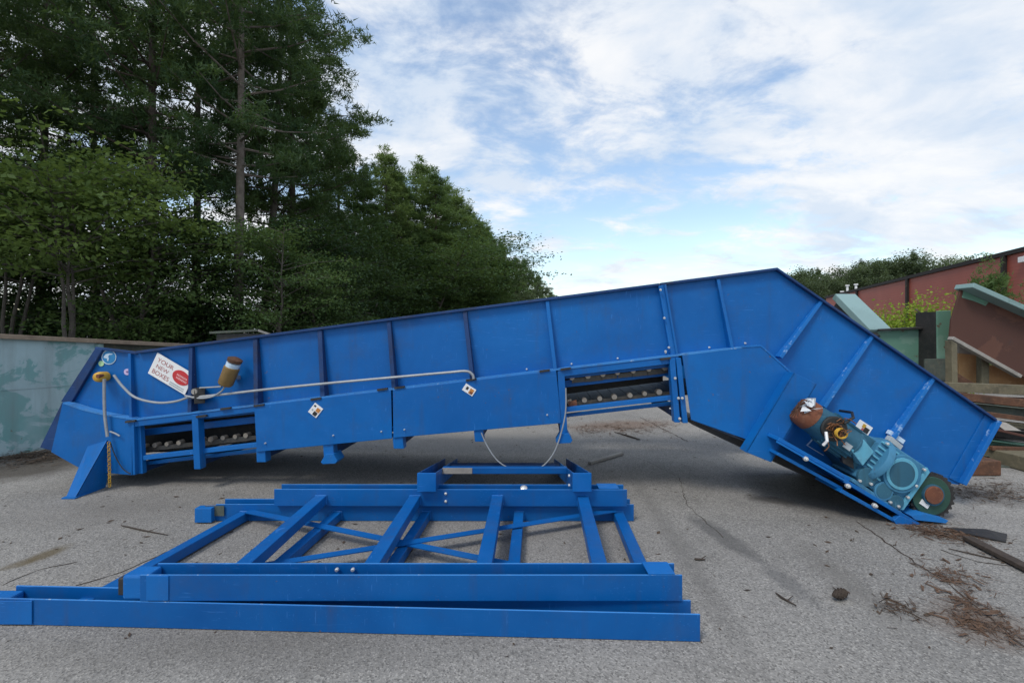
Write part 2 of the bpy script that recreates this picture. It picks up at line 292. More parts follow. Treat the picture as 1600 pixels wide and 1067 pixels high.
class MB:
    def __init__(s): s.v, s.f = [], []
    def add(s, vs, fs):
        o = len(s.v); s.v += [tuple(v) for v in vs]; s.f += [tuple(i + o for i in f) for f in fs]; return s
    def hexa(s, c):                             # eight corners: bottom ring, top ring
        return s.add(c, [(3, 2, 1, 0), (4, 5, 6, 7), (0, 1, 5, 4), (1, 2, 6, 5), (2, 3, 7, 6), (3, 0, 4, 7)])
    def box(s, x0, x1, y0, y1, z0, z1):
        return s.hexa([(x0, y0, z0), (x1, y0, z0), (x1, y1, z0), (x0, y1, z0), (x0, y0, z1), (x1, y0, z1), (x1, y1, z1), (x0, y1, z1)])
    def prism(s, pts, d):                       # planar polygon pushed along vector d
        pts = [Vector(p) for p in pts]; k = len(pts); d = Vector(d)
        return s.add(pts + [p + d for p in pts], [tuple(range(k)), tuple(range(2 * k - 1, k - 1, -1))] + [(i, i + k, (i + 1) % k + k, (i + 1) % k) for i in range(k)])
    def bar(s, p0, p1, w, h, up=(0, 0, 1), off=(0, 0)):
        p0, p1 = Vector(p0), Vector(p1); d = (p1 - p0).normalized(); sd = d.cross(Vector(up)).normalized(); u = sd.cross(d).normalized()
        c = []
        for e in (p0, p1): c += [e + sd * (off[0] + a * w / 2) + u * (off[1] + b * h / 2) for a, b in ((-1, -1), (1, -1), (1, 1), (-1, 1))]
        return s.hexa(c)
    def tube(s, pts, r, n=8, caps=True):
        pts = [Vector(p) for p in pts]; rs = r if isinstance(r, (list, tuple)) else [r] * len(pts)
        vs, fs = [], []; prev = None
        for i, p in enumerate(pts):
            d = (pts[min(i + 1, len(pts) - 1)] - pts[max(i - 1, 0)]).normalized()
            if prev is None:
                a = Vector((0, 0, 1)) if abs(d.z) < 0.9 else Vector((1, 0, 0)); prev = d.cross(a).normalized()
            prev = (prev - d * prev.dot(d)).normalized(); b = d.cross(prev)
            vs += [p + (prev * math.cos(2 * math.pi * k / n) + b * math.sin(2 * math.pi * k / n)) * rs[i] for k in range(n)]
        for i in range(len(pts) - 1):
            for k in range(n): fs.append((i * n + k, i * n + (k + 1) % n, (i + 1) * n + (k + 1) % n, (i + 1) * n + k))
        if caps: fs += [tuple(range(n - 1, -1, -1)), tuple((len(pts) - 1) * n + k for k in range(n))]
        return s.add(vs, fs)
    def lathe(s, p0, axis, prof, n=24):         # prof: (along, radius)
        p0 = Vector(p0); ax = Vector(axis).normalized(); return s.tube_prof(p0, ax, prof, n)
    def tube_prof(s, p0, ax, prof, n):
        a = Vector((0, 0, 1)) if abs(ax.z) < 0.9 else Vector((1, 0, 0)); e = ax.cross(a).normalized(); b = ax.cross(e); vs, fs = [], []
        for t, r in prof: vs += [p0 + ax * t + (e * math.cos(2 * math.pi * k / n) + b * math.sin(2 * math.pi * k / n)) * r for k in range(n)]
        for i in range(len(prof) - 1):
            for k in range(n): fs.append((i * n + k, i * n + (k + 1) % n, (i + 1) * n + (k + 1) % n, (i + 1) * n + k))
        fs += [tuple(range(n - 1, -1, -1)), tuple((len(prof) - 1) * n + k for k in range(n))]
        return s.add(vs, fs)
    def mesh(s, name, smooth=False):
        me = bpy.data.meshes.new(name); me.from_pydata(s.v, [], s.f)
        bm = bmesh.new(); bm.from_mesh(me); bmesh.ops.recalc_face_normals(bm, faces=bm.faces); bm.to_mesh(me); bm.free()
        if smooth:
            for p in me.polygons: p.use_smooth = True
            me.set_sharp_from_angle(angle=R(40))
        return me
    def build(s, name, mat, parent=None, bevel=0.0, smooth=False):
        me = s.mesh(name, smooth); me.materials.append(M[mat] if isinstance(mat, str) else mat)
        return link(name, me, parent, bevel)

def wloc(o):
    v = Vector(o.location)
    while o.parent: o = o.parent; v = v + Vector(o.location)
    return v
def link(name, me, parent=None, bevel=0.0):
    o = bpy.data.objects.new(name, me); COL.objects.link(o)
    if parent: o.parent = parent; o.location = -wloc(parent)          # mesh data is in place already
    if bevel:
        b = o.modifiers.new('edge', 'BEVEL'); b.width = bevel; b.segments = 2; b.limit_method = 'ANGLE'; b.angle_limit = R(40)
    return o
def tag(o, label=None, cat=None, group=None, kind=None):
    for k, v in (('label', label), ('category', cat), ('group', group), ('kind', kind)):
        if v: o[k] = v
    return o
def empty(name, loc, label, cat, group=None):
    o = bpy.data.objects.new(name, None); COL.objects.link(o); o.location = loc; o.empty_display_size = 0.2
    return tag(o, label, cat, group)
def npmesh(name, verts, faces, mat):
    k = faces.shape[1]; me = bpy.data.meshes.new(name)
    me.vertices.add(len(verts)); me.vertices.foreach_set('co', verts.astype(np.float32).ravel())
    me.loops.add(faces.size); me.loops.foreach_set('vertex_index', faces.astype(np.int32).ravel())
    me.polygons.add(len(faces)); me.polygons.foreach_set('loop_start', np.arange(0, faces.size, k, dtype=np.int32))
    me.update(calc_edges=True); me.materials.append(M[mat]); return me

# ------------------------------------------------------------------ the setting
g = MB(); g.add([(-900, -60, 0), (900, -60, 0), (900, 1800, 0), (-900, 1800, 0)], [(0, 1, 2, 3)])
ground = tag(g.build('ground', 'asphalt'), 'worn grey asphalt yard with stains and grit', None, None, 'structure')

def crack(pts, w):
    b = MB(); P = [G(*p) for p in pts]; L, Rr = [], []; rnd = random.Random(int(pts[0][0]))
    fine_p = []
    for a, c2 in zip(P[:-1], P[1:]):
        k = max(2, int((c2 - a).length / 0.06))
        for i in range(k): fine_p.append(a.lerp(c2, i / k) + Vector((rnd.uniform(-.012, .012), rnd.uniform(-.012, .012), 0)))
    fine_p.append(P[-1])
    for i, p in enumerate(fine_p):
        d = (fine_p[min(i + 1, len(fine_p) - 1)] - fine_p[max(i - 1, 0)]).normalized(); sd = Vector((-d.y, d.x, 0)) * w * rnd.uniform(.3, 1)
        L.append(p + sd + Vector((0, 0, .003))); Rr.append(p - sd + Vector((0, 0, .003)))
    k = len(L); b.add(L + Rr, [(i, i + 1, k + i + 1, k + i) for i in range(k - 1)])
    return b.build('asphalt_crack', 'twig', ground)
crack([(1340, 815), (1400, 858), (1470, 905), (1560, 975), (1600, 1010)], 0.007)
crack([(1470, 860), (1530, 878), (1600, 886)], 0.006)
crack([(120, 914), (190, 895), (260, 862), (330, 838)], 0.006)
crack([(0, 915), (60, 890), (120, 878)], 0.005)
crack([(1010, 720), (1060, 745), (1075, 790), (1130, 840)], 0.004)
crack([(1000, 652), (1020, 662), (1075, 690)], 0.012)

# red building on the right
BL = Vector((9.9, 26.0, 0)).normalized(); P0 = Vector((26.7, 23.0, 0)); BN = Vector((BL.y, -BL.x, 0))
HB = 6.0
bld = empty('red_building', P0, 'long red metal-sided building with dark gutter behind the scrap', 'building')
def bq(t0, t1, z0, z1, off, dep): 
    q = [P0 + BL * t0 - BN * off, P0 + BL * t1 - BN * off]
    return [q[0] + Vector((0, 0, z0)), q[1] + Vector((0, 0, z0)), q[1] + Vector((0, 0, z1)), q[0] + Vector((0, 0, z1))], BN * dep
TEND = 33.5
b = MB(); b.prism(*bq(-14, TEND, 0, HB, 0, 16)); b.build('wall', 'redwall', bld)
b = MB(); b.prism(*bq(-14.2, TEND + .2, HB, HB + .07, .10, 16.4)); b.build('roof', 'gutter', bld)
b = MB(); b.prism(*bq(-14.2, TEND + .2, HB - .17, HB - .005, .12, .115)); b.build('gutter', 'gutter', bld)
for t in (-9.5, 1.3, 12.4, 23.0):
    b = MB(); b.prism(*bq(t, t + .26, 0, HB - .18, .16, .15)); b.build('downspout', 'gutter', bld)
b = MB(); b.prism(*bq(-.45, .05, HB - .75, HB - .45, .25, .24)); o = b.build('wall_lamp', 'white', bld, 0.02)
b = MB(); b.prism(*bq(-.1, 30.5, 2.3, 2.55, .05, .045)); b.build('trim_strip', 'gutter', bld)
for t, hgt in ((31.2, .9), (28.5, .75), (33.0, .35)):
    p = P0 + BL * t + BN * 1.5; b = MB(); b.lathe((p.x, p.y, HB + .16), (0, 0, 1), [(0, .12), (hgt, .12), (hgt, .22), (hgt + .12, .2)], 10); b.build('roof_vent', 'white', bld)

# peeling steel container on the left
c0, cd = Vector((-6.5, 5.6, 0)), Vector((0.19, 0.53, 0))
cn = Vector((cd.y, -cd.x, 0)).normalized()
def ct(t, h): return c0 + cd * t + Vector((0, 0, h))
def rimh(t): return 1.576 - 0.044 * t
steel = empty('scrap_container', c0 + cd * 1, 'pale blue steel container with peeling paint behind the conveyor tail', 'container')
b = MB(); b.prism([ct(-5, .02), ct(1.80, .02), ct(1.80, rimh(1.80) - .05), ct(-5, rimh(-5) - .05)], -cn * .06); b.build('front_panel', 'container', steel)
b = MB(); b.prism([ct(1.83, .02) - cn * .05, ct(4.6, .02) - cn * .05, ct(4.6, rimh(4.6) - .05) - cn * .05, ct(1.83, rimh(1.83) - .05) - cn * .05], -cn * .06); b.build('side_panel', 'greybeam', steel)  # recessed part coloured darker for its shade
b = MB(); b.prism([ct(-5, .02) - cn * 2.2, ct(4.6, .02) - cn * 2.2, ct(4.6, 1.2) - cn * 2.2, ct(-5, 1.5) - cn * 2.2], -cn * .06); b.build('back_panel', 'container', steel)
b = MB(); b.bar(ct(-5, rimh(-5) - .02), ct(4.65, rimh(4.65) - .02), .14, .06); b.build('top_rim', 'rim', steel, 0.006)
b = MB(); b.bar(ct(-5, .93), ct(1.8, .86), .012, .03); b.build('weld_seam', 'container', steel)
b = MB(); b.bar(ct(1.82, .02), ct(1.82, rimh(1.82) - .06), .09, .08, (0, 1, 0)); b.build('corner_post', 'greenpale', steel)

# ------------------------------------------------------------------ the conveyor
K, D0 = 0.07, 4.35                                # the near side face: Z + K X = D0
NRM = Vector((K, 1, 0)).normalized(); KS = math.sqrt(1 + K * K); WID = 1.45
def FP(px, py, d=0.0):                           # a point on the near side face, d metres proud of it
    u = (px - 800) / FPX; z = (D0 - d * KS) / (1 + K * u); return PX(px, py, z)
def plate(pts, d, th, mb=None): return (mb or MB()).prism([FP(x, y, d) for x, y in pts], NRM * th)
def line(x, x0, y0, x1, y1): return y0 + (y1 - y0) * (x - x0) / (x1 - x0)
def band(x): return line(x, 205, 655, 1165, 541)
def top(x): return line(x, 212, 551, 1215, 421) if x < 1215 else line(x, 1215, 421, 1556, 657)
conv = empty('conveyor', FP(800, 700) * 1.0 + NRM * .7, 'long blue steel chain conveyor with ribbed sides and angled head', 'conveyor')
conv.location.z = 0
C = conv
outline = [(150, 545), (212, 551), (1215, 421), (1556, 657), (1499, 757), (1400, 745), (1285, 660), (1240, 600), (1165, 560), (205, 668), (165, 650), (98, 630)]
plate(outline, 0, .008).build('side_plate', 'blue', C)
far = [(150, 545), (212, 551), (1215, 421), (1556, 657), (1499, 757), (1200, 690), (1165, 640), (1060, 590), (880, 605), (880, 690), (205, 742), (98, 700), (62, 700), (98, 630)]
MB().prism([FP(x, y) + NRM * WID for x, y in far], NRM * .008).build('side_plate', 'blue', C)
# top flanges (near and far)
def flange(p0, p1, d0, th, nm='top_flange', mat='blue_dark', off=0.0, hh=4.0):
    (x0, y0), (x1, y1) = p0, p1
    q = [FP(x0, y0, d0), FP(x1, y1, d0), FP(x1, y1 + hh, d0), FP(x0, y0 + hh, d0)]
    return MB().prism([v + NRM * off for v in q], NRM * th).build(nm, mat, C, .003)
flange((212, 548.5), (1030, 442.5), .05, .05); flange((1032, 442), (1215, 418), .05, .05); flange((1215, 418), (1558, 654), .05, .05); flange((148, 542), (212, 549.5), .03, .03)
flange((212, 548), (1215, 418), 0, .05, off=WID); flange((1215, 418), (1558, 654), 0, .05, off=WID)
# tail edge flanges
plate([(149, 543.5), (160, 546), (109, 632), (95, 627)], .035, .034).build('tail_flange', 'blue_dark', C, .004)
plate([(97, 628), (118, 635), (92, 707), (62, 699)], .055, .05).build('tail_flange', 'blue_dark', C, .004)
tl = plate([(98, 629), (130, 640), (165, 648), (206, 655), (206, 742), (160, 738), (128, 733), (80, 706)], .09, .012).build('tail_cover', 'blue', C)
MB().prism([FP(98, 628.5, .095), FP(130, 639, .095), FP(165, 647.5, .095), FP(206, 654, .095), FP(206, 656, .095), FP(165, 649.5, .095), FP(130, 641.5, .095), FP(98, 630.5, .095)], NRM * .09).build('cover_lip', 'blue_lit_edge', C)
# ledge, its lit line painted in, and fascia band below the skirt
q = MB(); q.prism([FP(206, band(206), .10), FP(1165, band(1165), .10), FP(1165, band(1165) + 2.6, .10), FP(206, band(206) + 2.6, .10)], NRM * .098); q.build('ledge', 'blue_lit_edge', C)
plate([(206, band(206) + 2), (400, band(400) + 2), (400, band(400) + 11), (206, band(206) + 12)], .092, .01).build('fascia', 'blue', C)
plate([(872, band(872) + 2), (1060, band(1060) + 2), (1060, band(1060) + 13), (872, band(872) + 13)], .092, .01).build('fascia', 'blue', C)
# cover panels
for pts in ([(397, 634), (611, 609), (612.5, 685), (401, 706)], [(613.5, 609), (869, 578.5), (877, 661), (614.5, 684)]):
    plate(pts, .105, .012).build('cover_panel', 'blue', C, .004)
plate([(1066, 555), (1160, 543), (1190, 541), (1243, 590), (1195, 697), (1168, 687), (1080, 656)], .100, .012).build('cover_panel', 'blue', C, .004)
MB().prism([FP(1160, 541, .105), FP(1190, 539, .105), FP(1246, 589, .105), FP(1245, 591.5, .105), FP(1189, 541.5, .105), FP(1160, 543, .105)], NRM * .10).build('cover_lip', 'blue_scuffed', C)
# posts
def post(x0, x1, y0, y1, d=.10, th=.09, lean=4, mat='blue', foot=0):
    o = plate([(x0, y0), (x1, y0), (x1 + lean, y1), (x0 + lean, y1)], d, th).build('post', mat, C, .004)
    if foot:
        c2 = (x0 + x1) / 2 + lean; plate([(c2 - 13, y1 + 6), (c2 - 6, y1 - 6), (c2 + 7, y1 - 7), (c2 + 13, y1 + 4), (c2 + 10, y1 + 8), (c2 - 10, y1 + 9)], d + .03, .16).build('foot_pad', 'blue_worn', o, .003)
    return o
post(205, 209, 657, 742, .10, .09, 2); post(212, 219, 660, 740, .06, .05, 4); post(299, 309, 648, 733, .105, .08, 4)
post(400, 414, 700, 722, .09, .09, 1); post(504, 520, 690, 716, .09, .09, 2, 'blue_worn', 1); post(613, 629, 683, 701, .09, .09, 2); post(740, 754, 670, 690, .09, .09, 2)
post(871, 882, 580, 684, .095, .08, 5, 'blue', 1); post(1046, 1055, 560, 660, .11, .09, 8); post(1056, 1064, 559, 661, .105, .09, 11)
# transverse members under the belly
for x, y in ((306, 728), (408, 716), (514, 712), (622, 696), (748, 684), (880, 676), (1060, 652), (215, 738)):
    a = FP(x, y - 6, .0); MB().bar(a + NRM * .02, a + NRM * (WID - .01), .07, .09).build('cross_member', 'blue_dark', C)
# ribs
def rib(p0, p1, w, d0, d1, mat):
    a, c2 = FP(*p0), FP(*p1); ax = (c2 - a).normalized(); sd = ax.cross(NRM).normalized() * w / 2
    q = [a - sd, a + sd, c2 + sd, c2 - sd]; dd = [d0, d0, d1, d1]
    return MB().hexa([v + NRM * .002 for v in q] + [v - NRM * e for v, e in zip(q, dd)]).build('rib', mat, C, .003)
for xt, xb, w, mat in ((302, 307, .040, 'blue_dark'), (402, 409, .045, 'blue_dark'), (502, 511, .045, 'blue_dark'), (609, 620, .04, 'blue_dark'), (727, 740, .04, 'blue_dark'), (855, 867, .035, 'blue'), (1120, 1138, .03, 'blue')):
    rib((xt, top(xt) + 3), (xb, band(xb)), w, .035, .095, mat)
rib((206, 552), (212, band(212)), .03, .03, .06, 'blue')
r = rib((1031, top(1031) + 2), (1049, band(1049)), .05, .05, .07, 'blue_worn')
rib((1036, top(1036) + 2), (1054, band(1054)), .02, .08, .09, 'blue')
for p0, p1, w in (((1282, 470), (1213, 558), .03), ((1361, 524), (1280, 634), .03), ((1456, 590), (1378, 694), .032)):
    rib(p0, p1, w, .03, .085, 'blue_scuffed')
rib((1553, 656), (1498, 754), .035, .06, .06, 'blue_scuffed'); rib((1545, 652), (1489, 750), .09, .012, .012, 'blue')
# slots along the ledge
for x, y in ((203, 659), (314, 651), (352, 639), (404, 634), (493, 624), (597, 609), (624, 606), (736, 594), (851, 580), (884, 577), (1040, 561)):
    plate([(x - 8, y - 1.2), (x + 8, y - 3.2), (x + 8, y - .2), (x - 8, y + 2)], .117, .02).build('latch_slot', 'darksteel', C)
# interior beam, rails, belt slats, chains and rollers
for y0, y1, d, th, hh, nm, mat in ((672, 594, -.12, .05, 10, 'guide_beam', 'blue'), (713, 636, .05, .06, 7, 'wear_rail', 'blue_worn'), (723, 646, -.05, .05, 5, 'guard_rail', 'blue')):
    plate([(215, y0), (1060, y1 - 19), (1060, y1 - 19 + hh), (215, y0 + hh)], d, th).build(nm, mat, C, .004)
MB().prism([FP(x, y, -.02) + NRM * .55 for x, y in ((110, 672), (870, 584), (1060, 563), (1060, 606), (870, 630), (205, 728), (110, 728))], NRM * .01).build('shade_sheet', 'darksteel', C)  # dark sheet added to give the openings a shaded interior
def chain_line(x, y880): return y880 - 0.108 * (x - 880)
for y880, nm in ((588, 'carrying_belt'), (637, 'return_belt')):
    bb = MB(); x = 150
    while x < 1150:
        a, c2 = FP(x, chain_line(x, y880), -.16), FP(x + 19, chain_line(x + 19, y880), -.16)
        bb.hexa([a, c2, c2 + NRM * 1.1, a + NRM * 1.1, a + Vector((0, 0, .012)), c2 + Vector((0, 0, .012)), c2 + NRM * 1.1 + Vector((0, 0, .012)), a + NRM * 1.1 + Vector((0, 0, .012))]); x += 20
    tag(bb.build(nm, 'belt', C), None, None, None, 'stuff')
rm = MB(); rm.lathe((0, 0, 0), NRM, [(-.035, .012), (-.035, .026), (.03, .026)], 14); rmesh = rm.mesh('roller', True); rmesh.materials.append(M['roller'])
lm = MB(); lm.prism([(-.085, 0, -.038), (.085, 0, -.02), (.085, 0, .03), (-.085, 0, .012)], NRM * .012); lmesh = lm.mesh('link'); lmesh.materials.append(M['chain'])
def chain(x0, x1, y880, step, dd=-.09):
    x = x0
    while x < x1:
        for me, nm, off in ((rmesh, 'roller', 0), (lmesh, 'chain_link', 1)):
            o = bpy.data.objects.new(nm, me); COL.objects.link(o); o.parent = C
            o.scale = (random.uniform(.85, 1.08),) * 3
            o.location = FP(x + off * step / 2 + random.uniform(-1.2, 1.2), chain_line(x + off * step / 2, y880) + (5 if off else 0), dd + (.012 if off else 0)) - wloc(C)
        x += step
chain(228, 300, 626, 18); chain(316, 396, 626, 18); chain(890, 1056, 628, 23.2); chain(893, 1050, 591, 24)
plate([(888, 628), (901, 625), (902, 634), (889, 637)], -.02, .03).build('chain_guard', 'rustorange', C, .004)
# bolts (a few pixels each)
bb = MB()
def bolt(x, y, d, r=.016):
    r *= .62
    bb.lathe(FP(x, y, d), -NRM, [(-.004, r * 1.5), (.003, r * 1.5), (.003, r), (.016, r), (.02, r * .7)], 8)
for x in (823, 893, 965, 1040, 1108, 1164): bolt(x, band(x) - 5, 0, .010)
for x, y in ((1032, 453), (1038, 497), (1045, 543), (1040, 549)): bolt(x, y, .082, .012)
for x, y in ((1055, 591), (1060, 622), (1062, 654), (1066, 622)): bolt(x, y, .12, .014)
for x, y in ((521, 680), (596, 674), (632, 671), (855, 648), (415, 692), (1047, 638)): bolt(x, y, .105, .009)
tag(bb.build('bolts', 'bolt', C), 'small zinc bolts dotted along the blue plates', None, None, 'stuff')
# bent channel where the head begins
ch = plate([(1240, 582), (1277, 600), (1205, 722), (1165, 706)], .22, .012).build('bend_channel', 'blue', C, .004)
MB().prism([FP(1277, 600, .22), FP(1205, 722, .22), FP(1203, 721, .22), FP(1275, 599, .22)], NRM * .21).build('channel_flange', 'blue', ch)
MB().prism([FP(1240, 582, .22), FP(1165, 706, .22), FP(1167, 707, .22), FP(1242, 583, .22)], NRM * .12).build('channel_flange', 'blue', ch)
# lower head housing behind the drive
plate([(1200, 590), (1285, 650), (1390, 700), (1490, 750), (1462, 795), (1400, 790), (1200, 705)], -.01, .012).build('head_housing', 'blue', C)
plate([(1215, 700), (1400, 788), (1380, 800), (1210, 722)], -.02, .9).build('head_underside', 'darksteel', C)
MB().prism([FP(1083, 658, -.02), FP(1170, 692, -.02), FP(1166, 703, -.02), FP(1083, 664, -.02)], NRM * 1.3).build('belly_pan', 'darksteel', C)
# tail foot
f0, f1, f2, f3 = FP(137, 697, .10), FP(167, 688, .10), G(117, 778, .004), G(103, 777, .004)
ft = MB().add([f0, f1, f2, f3] + [v + NRM * .012 for v in (f0, f1, f2, f3)], [(0, 1, 2, 3), (7, 6, 5, 4), (0, 4, 5, 1), (1, 5, 6, 2), (2, 6, 7, 3), (3, 7, 4, 0)]).build('tail_foot', 'blue', C)
bk = [f1, f2, f2 + NRM * .30, f1 + NRM * .10]; sx = Vector((.010, 0, 0))
MB().add([v for v in bk] + [v - sx for v in bk], [(0, 1, 2, 3), (7, 6, 5, 4), (0, 4, 5, 1), (1, 5, 6, 2), (2, 6, 7, 3), (3, 7, 4, 0)]).build('gusset', 'blue', ft)
p = G(112, 778); MB().box(p.x - .07, p.x + .06, p.y - .03, p.y + .28, .002, .014).build('foot_plate', 'blue_worn', ft)
# rear tail foot
p = FP(112, 730, 0) + NRM * 1.5; MB().bar((p.x, p.y, .0), (p.x + .1, p.y, p.z), .12, .1, (0, 1, 0)).build('leg', 'blue_dark', C)

# ---- drive
TH = R(35); CT, ST = math.cos(TH), math.sin(TH)
def dp(a, b): return (1340 + a * CT + b * ST, 705 + a * ST - b * CT)
def DR(a, b, d): return FP(*dp(a, b), d)
def dplate(pts, d, th, mb=None): return plate([dp(a, b) for a, b in pts], d, th, mb)
def disc(x, y, rad, d, th, nn=28, mb=None): return plate([(x + rad * math.cos(2 * math.pi * k / nn), y + rad * math.sin(2 * math.pi * k / nn)) for k in range(nn)], d, th, mb)
pl = dplate([(-112, -52), (16, -40), (16, -46), (-112, -58)], .40, .40).build('drive_platform', 'blue', C, .004)
dplate([(10, -46), (146, -36), (146, -42), (10, -52)], .42, .42).build('platform_rail', 'blue', pl, .003)
dplate([(-110, -58), (10, -47), (10, -50), (-110, -61)], .42, .03).build('platform_rail', 'blue_worn', pl)
dplate([(-100, -72), (14, -59), (14, -64), (-100, -77)], .36, .3).build('platform_rail', 'blue', pl, .003)
dplate([(14, -62), (118, -52), (118, -57), (14, -68)], .41, .35).build('platform_rail', 'blue', pl, .003)
dplate([(112, -44), (142, -38), (150, -52), (132, -54), (118, -60), (108, -56)], .425, .04).build('end_bracket', 'blue_worn', pl, .003)
MB().prism([FP(1424, 806, .42), FP(1445, 803, .42), FP(1482, 813, .42), FP(1478, 817, .42), FP(1430, 812, .42)], NRM * .25).build('end_tab', 'blue_pale', pl)
dplate([(-113, -52), (-100, -52), (-96, 10), (-108, 10)], .12, .10).build('platform_gusset', 'blue', pl)
for a, b2 in ((-60, -56), (18, -53), (70, -54)):
    o = MB().lathe(DR(a, b2, .42), -NRM, [(-.01, .02), (.008, .02), (.008, .013), (.025, .013), (.028, .008)], 10).build('platform_bolt', 'bolt', pl)
dplate([(-70, -38), (-40, -36), (-40, -35), (-69, -37)], .02, .015).build('chalk_mark', 'paleprint', C)
dplate([(-70, -38), (-69, -38), (-66, -15), (-67, -15)], .02, .015).build('chalk_mark', 'paleprint', C)
# motor
ax = (DR(0, 2, .27) - DR(-101, 2, .27)).normalized()
mt = MB(); m0 = DR(-96, 2, .27)
mt.lathe(m0, ax, [(0, .10), (.02, .128), (.20, .138), (.42, .138), (.44, .12), (.47, .12)], 26)
motor = mt.build('motor', 'tealdark', C, 0, True)
fn = MB()
for k in range(22):
    an = 2 * math.pi * k / 22; e1 = ax.cross(NRM).normalized(); e2 = NRM; rr = e1 * math.cos(an) + e2 * math.sin(an)
    if rr.dot(-NRM) > 0.55 and rr.dot(e1) > -0.5: continue
    fn.bar(m0 + ax * .17 + rr * .145, m0 + ax * .42 + rr * .145, .006, .02, rr)
fn.build('cooling_fins', 'tealdark', motor)
fc = MB(); fc.lathe(m0 - ax * .10, ax, [(0, .05), (.0, .10), (.03, .125), (.12, .132)], 22); fc.build('fan_cover', 'rustorange', motor, 0, True)
rw = random.Random(5); wr = MB()
for k in range(9):
    s0 = m0 + ax * rw.uniform(-.12, 0) - NRM * rw.uniform(.06, .14) + Vector((0, 0, rw.uniform(.0, .12))); 
    pts = [s0 + Vector((rw.uniform(-.05, .05), rw.uniform(-.03, .03), rw.uniform(-.05, .05))) for _ in range(5)]
    wr.add(pts, [(0, 1, 2), (2, 3, 4), (0, 2, 4)])
wr.build('torn_wrap', 'plasticwrap', motor)
wv2 = MB(); cav = MB(); cc = DR(-50, 8, .41)
cav.lathe(cc, -NRM, [(-.02, .02), (-.02, .105), (.0, .108), (.006, .095), (.006, .02)], 18); cav.build('open_terminal_box', 'black', motor)
for k in range(16):
    s0 = cc - NRM * .01 + Vector((rw.uniform(-.08, .08), 0, rw.uniform(-.07, .07))); pts = [s0]
    for _ in range(5): pts.append(pts[-1] + Vector((rw.uniform(-.045, .045), rw.uniform(-.02, .006), rw.uniform(-.04, .04))))
    wv2.tube(pts, .0045, 5)
wv2.build('loose_wires', 'copper', motor, 0, True)
wy = MB()
for k in range(3): wy.tube([cc - NRM * .03 + Vector((.03 + .045 * math.cos(t), -.01 * k, -.03 + .04 * math.sin(t))) for t in [i * .55 + k for i in range(9)]], .007, 5)
wy.build('yellow_wires', 'yellow', motor, 0, True)
wy = MB().tube([cc - NRM * .03 + Vector((-.09, 0, -.02)), cc - NRM * .06 + Vector((-.10, 0, -.09)), cc - NRM * .04 + Vector((-.12, 0, -.13))], .012, 6).build('white_wires', 'white', motor)
e1 = ax.cross(NRM).normalized()
for t_ in (.19, .40): MB().lathe(m0 + ax * t_, ax, [(0, .139), (.004, .144), (.016, .144), (.02, .139)], 26).build('band', 'tealdark', motor, 0, True)
MB().bar(m0 + ax * .30 - NRM * .137 - e1 * .05, m0 + ax * .37 - NRM * .137 - e1 * .05, .006, .05, e1).build('name_plate', 'greyprint', motor)
MB().tube([cc - NRM * .02 + Vector((.07, 0, .05)), cc - NRM * .03 + Vector((.14, 0, .10)), cc + NRM * .10 + Vector((.22, 0, .12)), cc + NRM * .30 + Vector((.25, 0, .10))], .012, 7).build('cable', 'black', motor, 0, True)
for k in range(8):
    an = k * math.pi / 8; dd_ = e1 * math.cos(an) + NRM * math.sin(an)
    MB().bar(m0 - ax * .104 - dd_ * .095, m0 - ax * .104 + dd_ * .095, .008, .006, ax).build('fan_grille_bar', 'rust', motor)
# adaptor and junction box between motor and gearbox
jb = dplate([(-24, -20), (14, -31), (18, 30), (-16, 30)], .30, .28).build('adaptor', 'tealdark', C, .008)
dplate([(-10, -4), (20, -14), (22, 14), (-2, 21)], .40, .12).build('junction_box', 'teallight', jb, .006)
dplate([(-30, -8), (-8, -28), (12, -26), (-6, -6)], .33, .04).build('dark_plate', 'darksteel', jb, .003)  # dark slanted plate below the junction box
fl = MB().lathe(DR(16, 2, .24), ax, [(0, .20), (.03, .215), (.05, .215), (.06, .20)], 30).build('mounting_flange', 'teal', jb, 0, True)
# gearbox
gb = dplate([(22, -34), (100, -40), (108, -32), (108, 34), (100, 42), (30, 40), (22, 30)], .36, .34).build('gearbox', 'teal', C, .012)
dplate([(20, -44), (112, -44), (112, -38), (20, -38)], .38, .37).build('base_flange', 'teal', gb, .004)
dplate([(104, -38), (112, -34), (112, 38), (104, 42)], .375, .36).build('end_flange', 'teallight', gb, .004)
for k in range(7):
    b0 = 36 - k * 8.4
    dplate([(24, b0), (56, b0 - 1), (56, b0 - 4), (24, b0 - 3)], .375, .02).build('cooling_rib', 'teallight', gb, .002)
x, y = dp(78, 11); disc(x, y, 30, .395, .04, 32).build('bearing_cover', 'teal', gb, .006); o = disc(x, y, 25, .405, .012, 32).build('bearing_rim', 'teallight', gb, .003); disc(x, y, 20, .408, .01, 32).build('bearing_cap', 'tealdark', gb, .002)
x, y = dp(70, -27); disc(x, y, 15, .385, .03, 24).build('bearing_cover', 'teal', gb, .004); disc(x, y, 12, .389, .01, 24).build('bearing_cap', 'tealdark', gb, .002)
x, y = dp(36, -24); disc(x, y, 15, .378, .03, 24).build('inspection_cover', 'tealdark', gb, .004)
x, y = dp(96, -31); disc(x, y, 12, .386, .03, 24).build('inspection_cover', 'tealdark', gb, .004)
bb = MB()
for a, b2 in ((30, 36), (100, 36), (100, -34), (28, -36), (45, -30), (86, -36), (104, 8), (104, -14)): bb.lathe(DR(a, b2, .38), -NRM, [(0, .012), (.018, .012), (.02, .008)], 8)
bb.build('housing_bolts', 'bolt', gb)
dplate([(30, 42), (54, 40), (54, 48), (30, 50)], .30, .05).build('name_plate', 'greyprint', gb, .003)
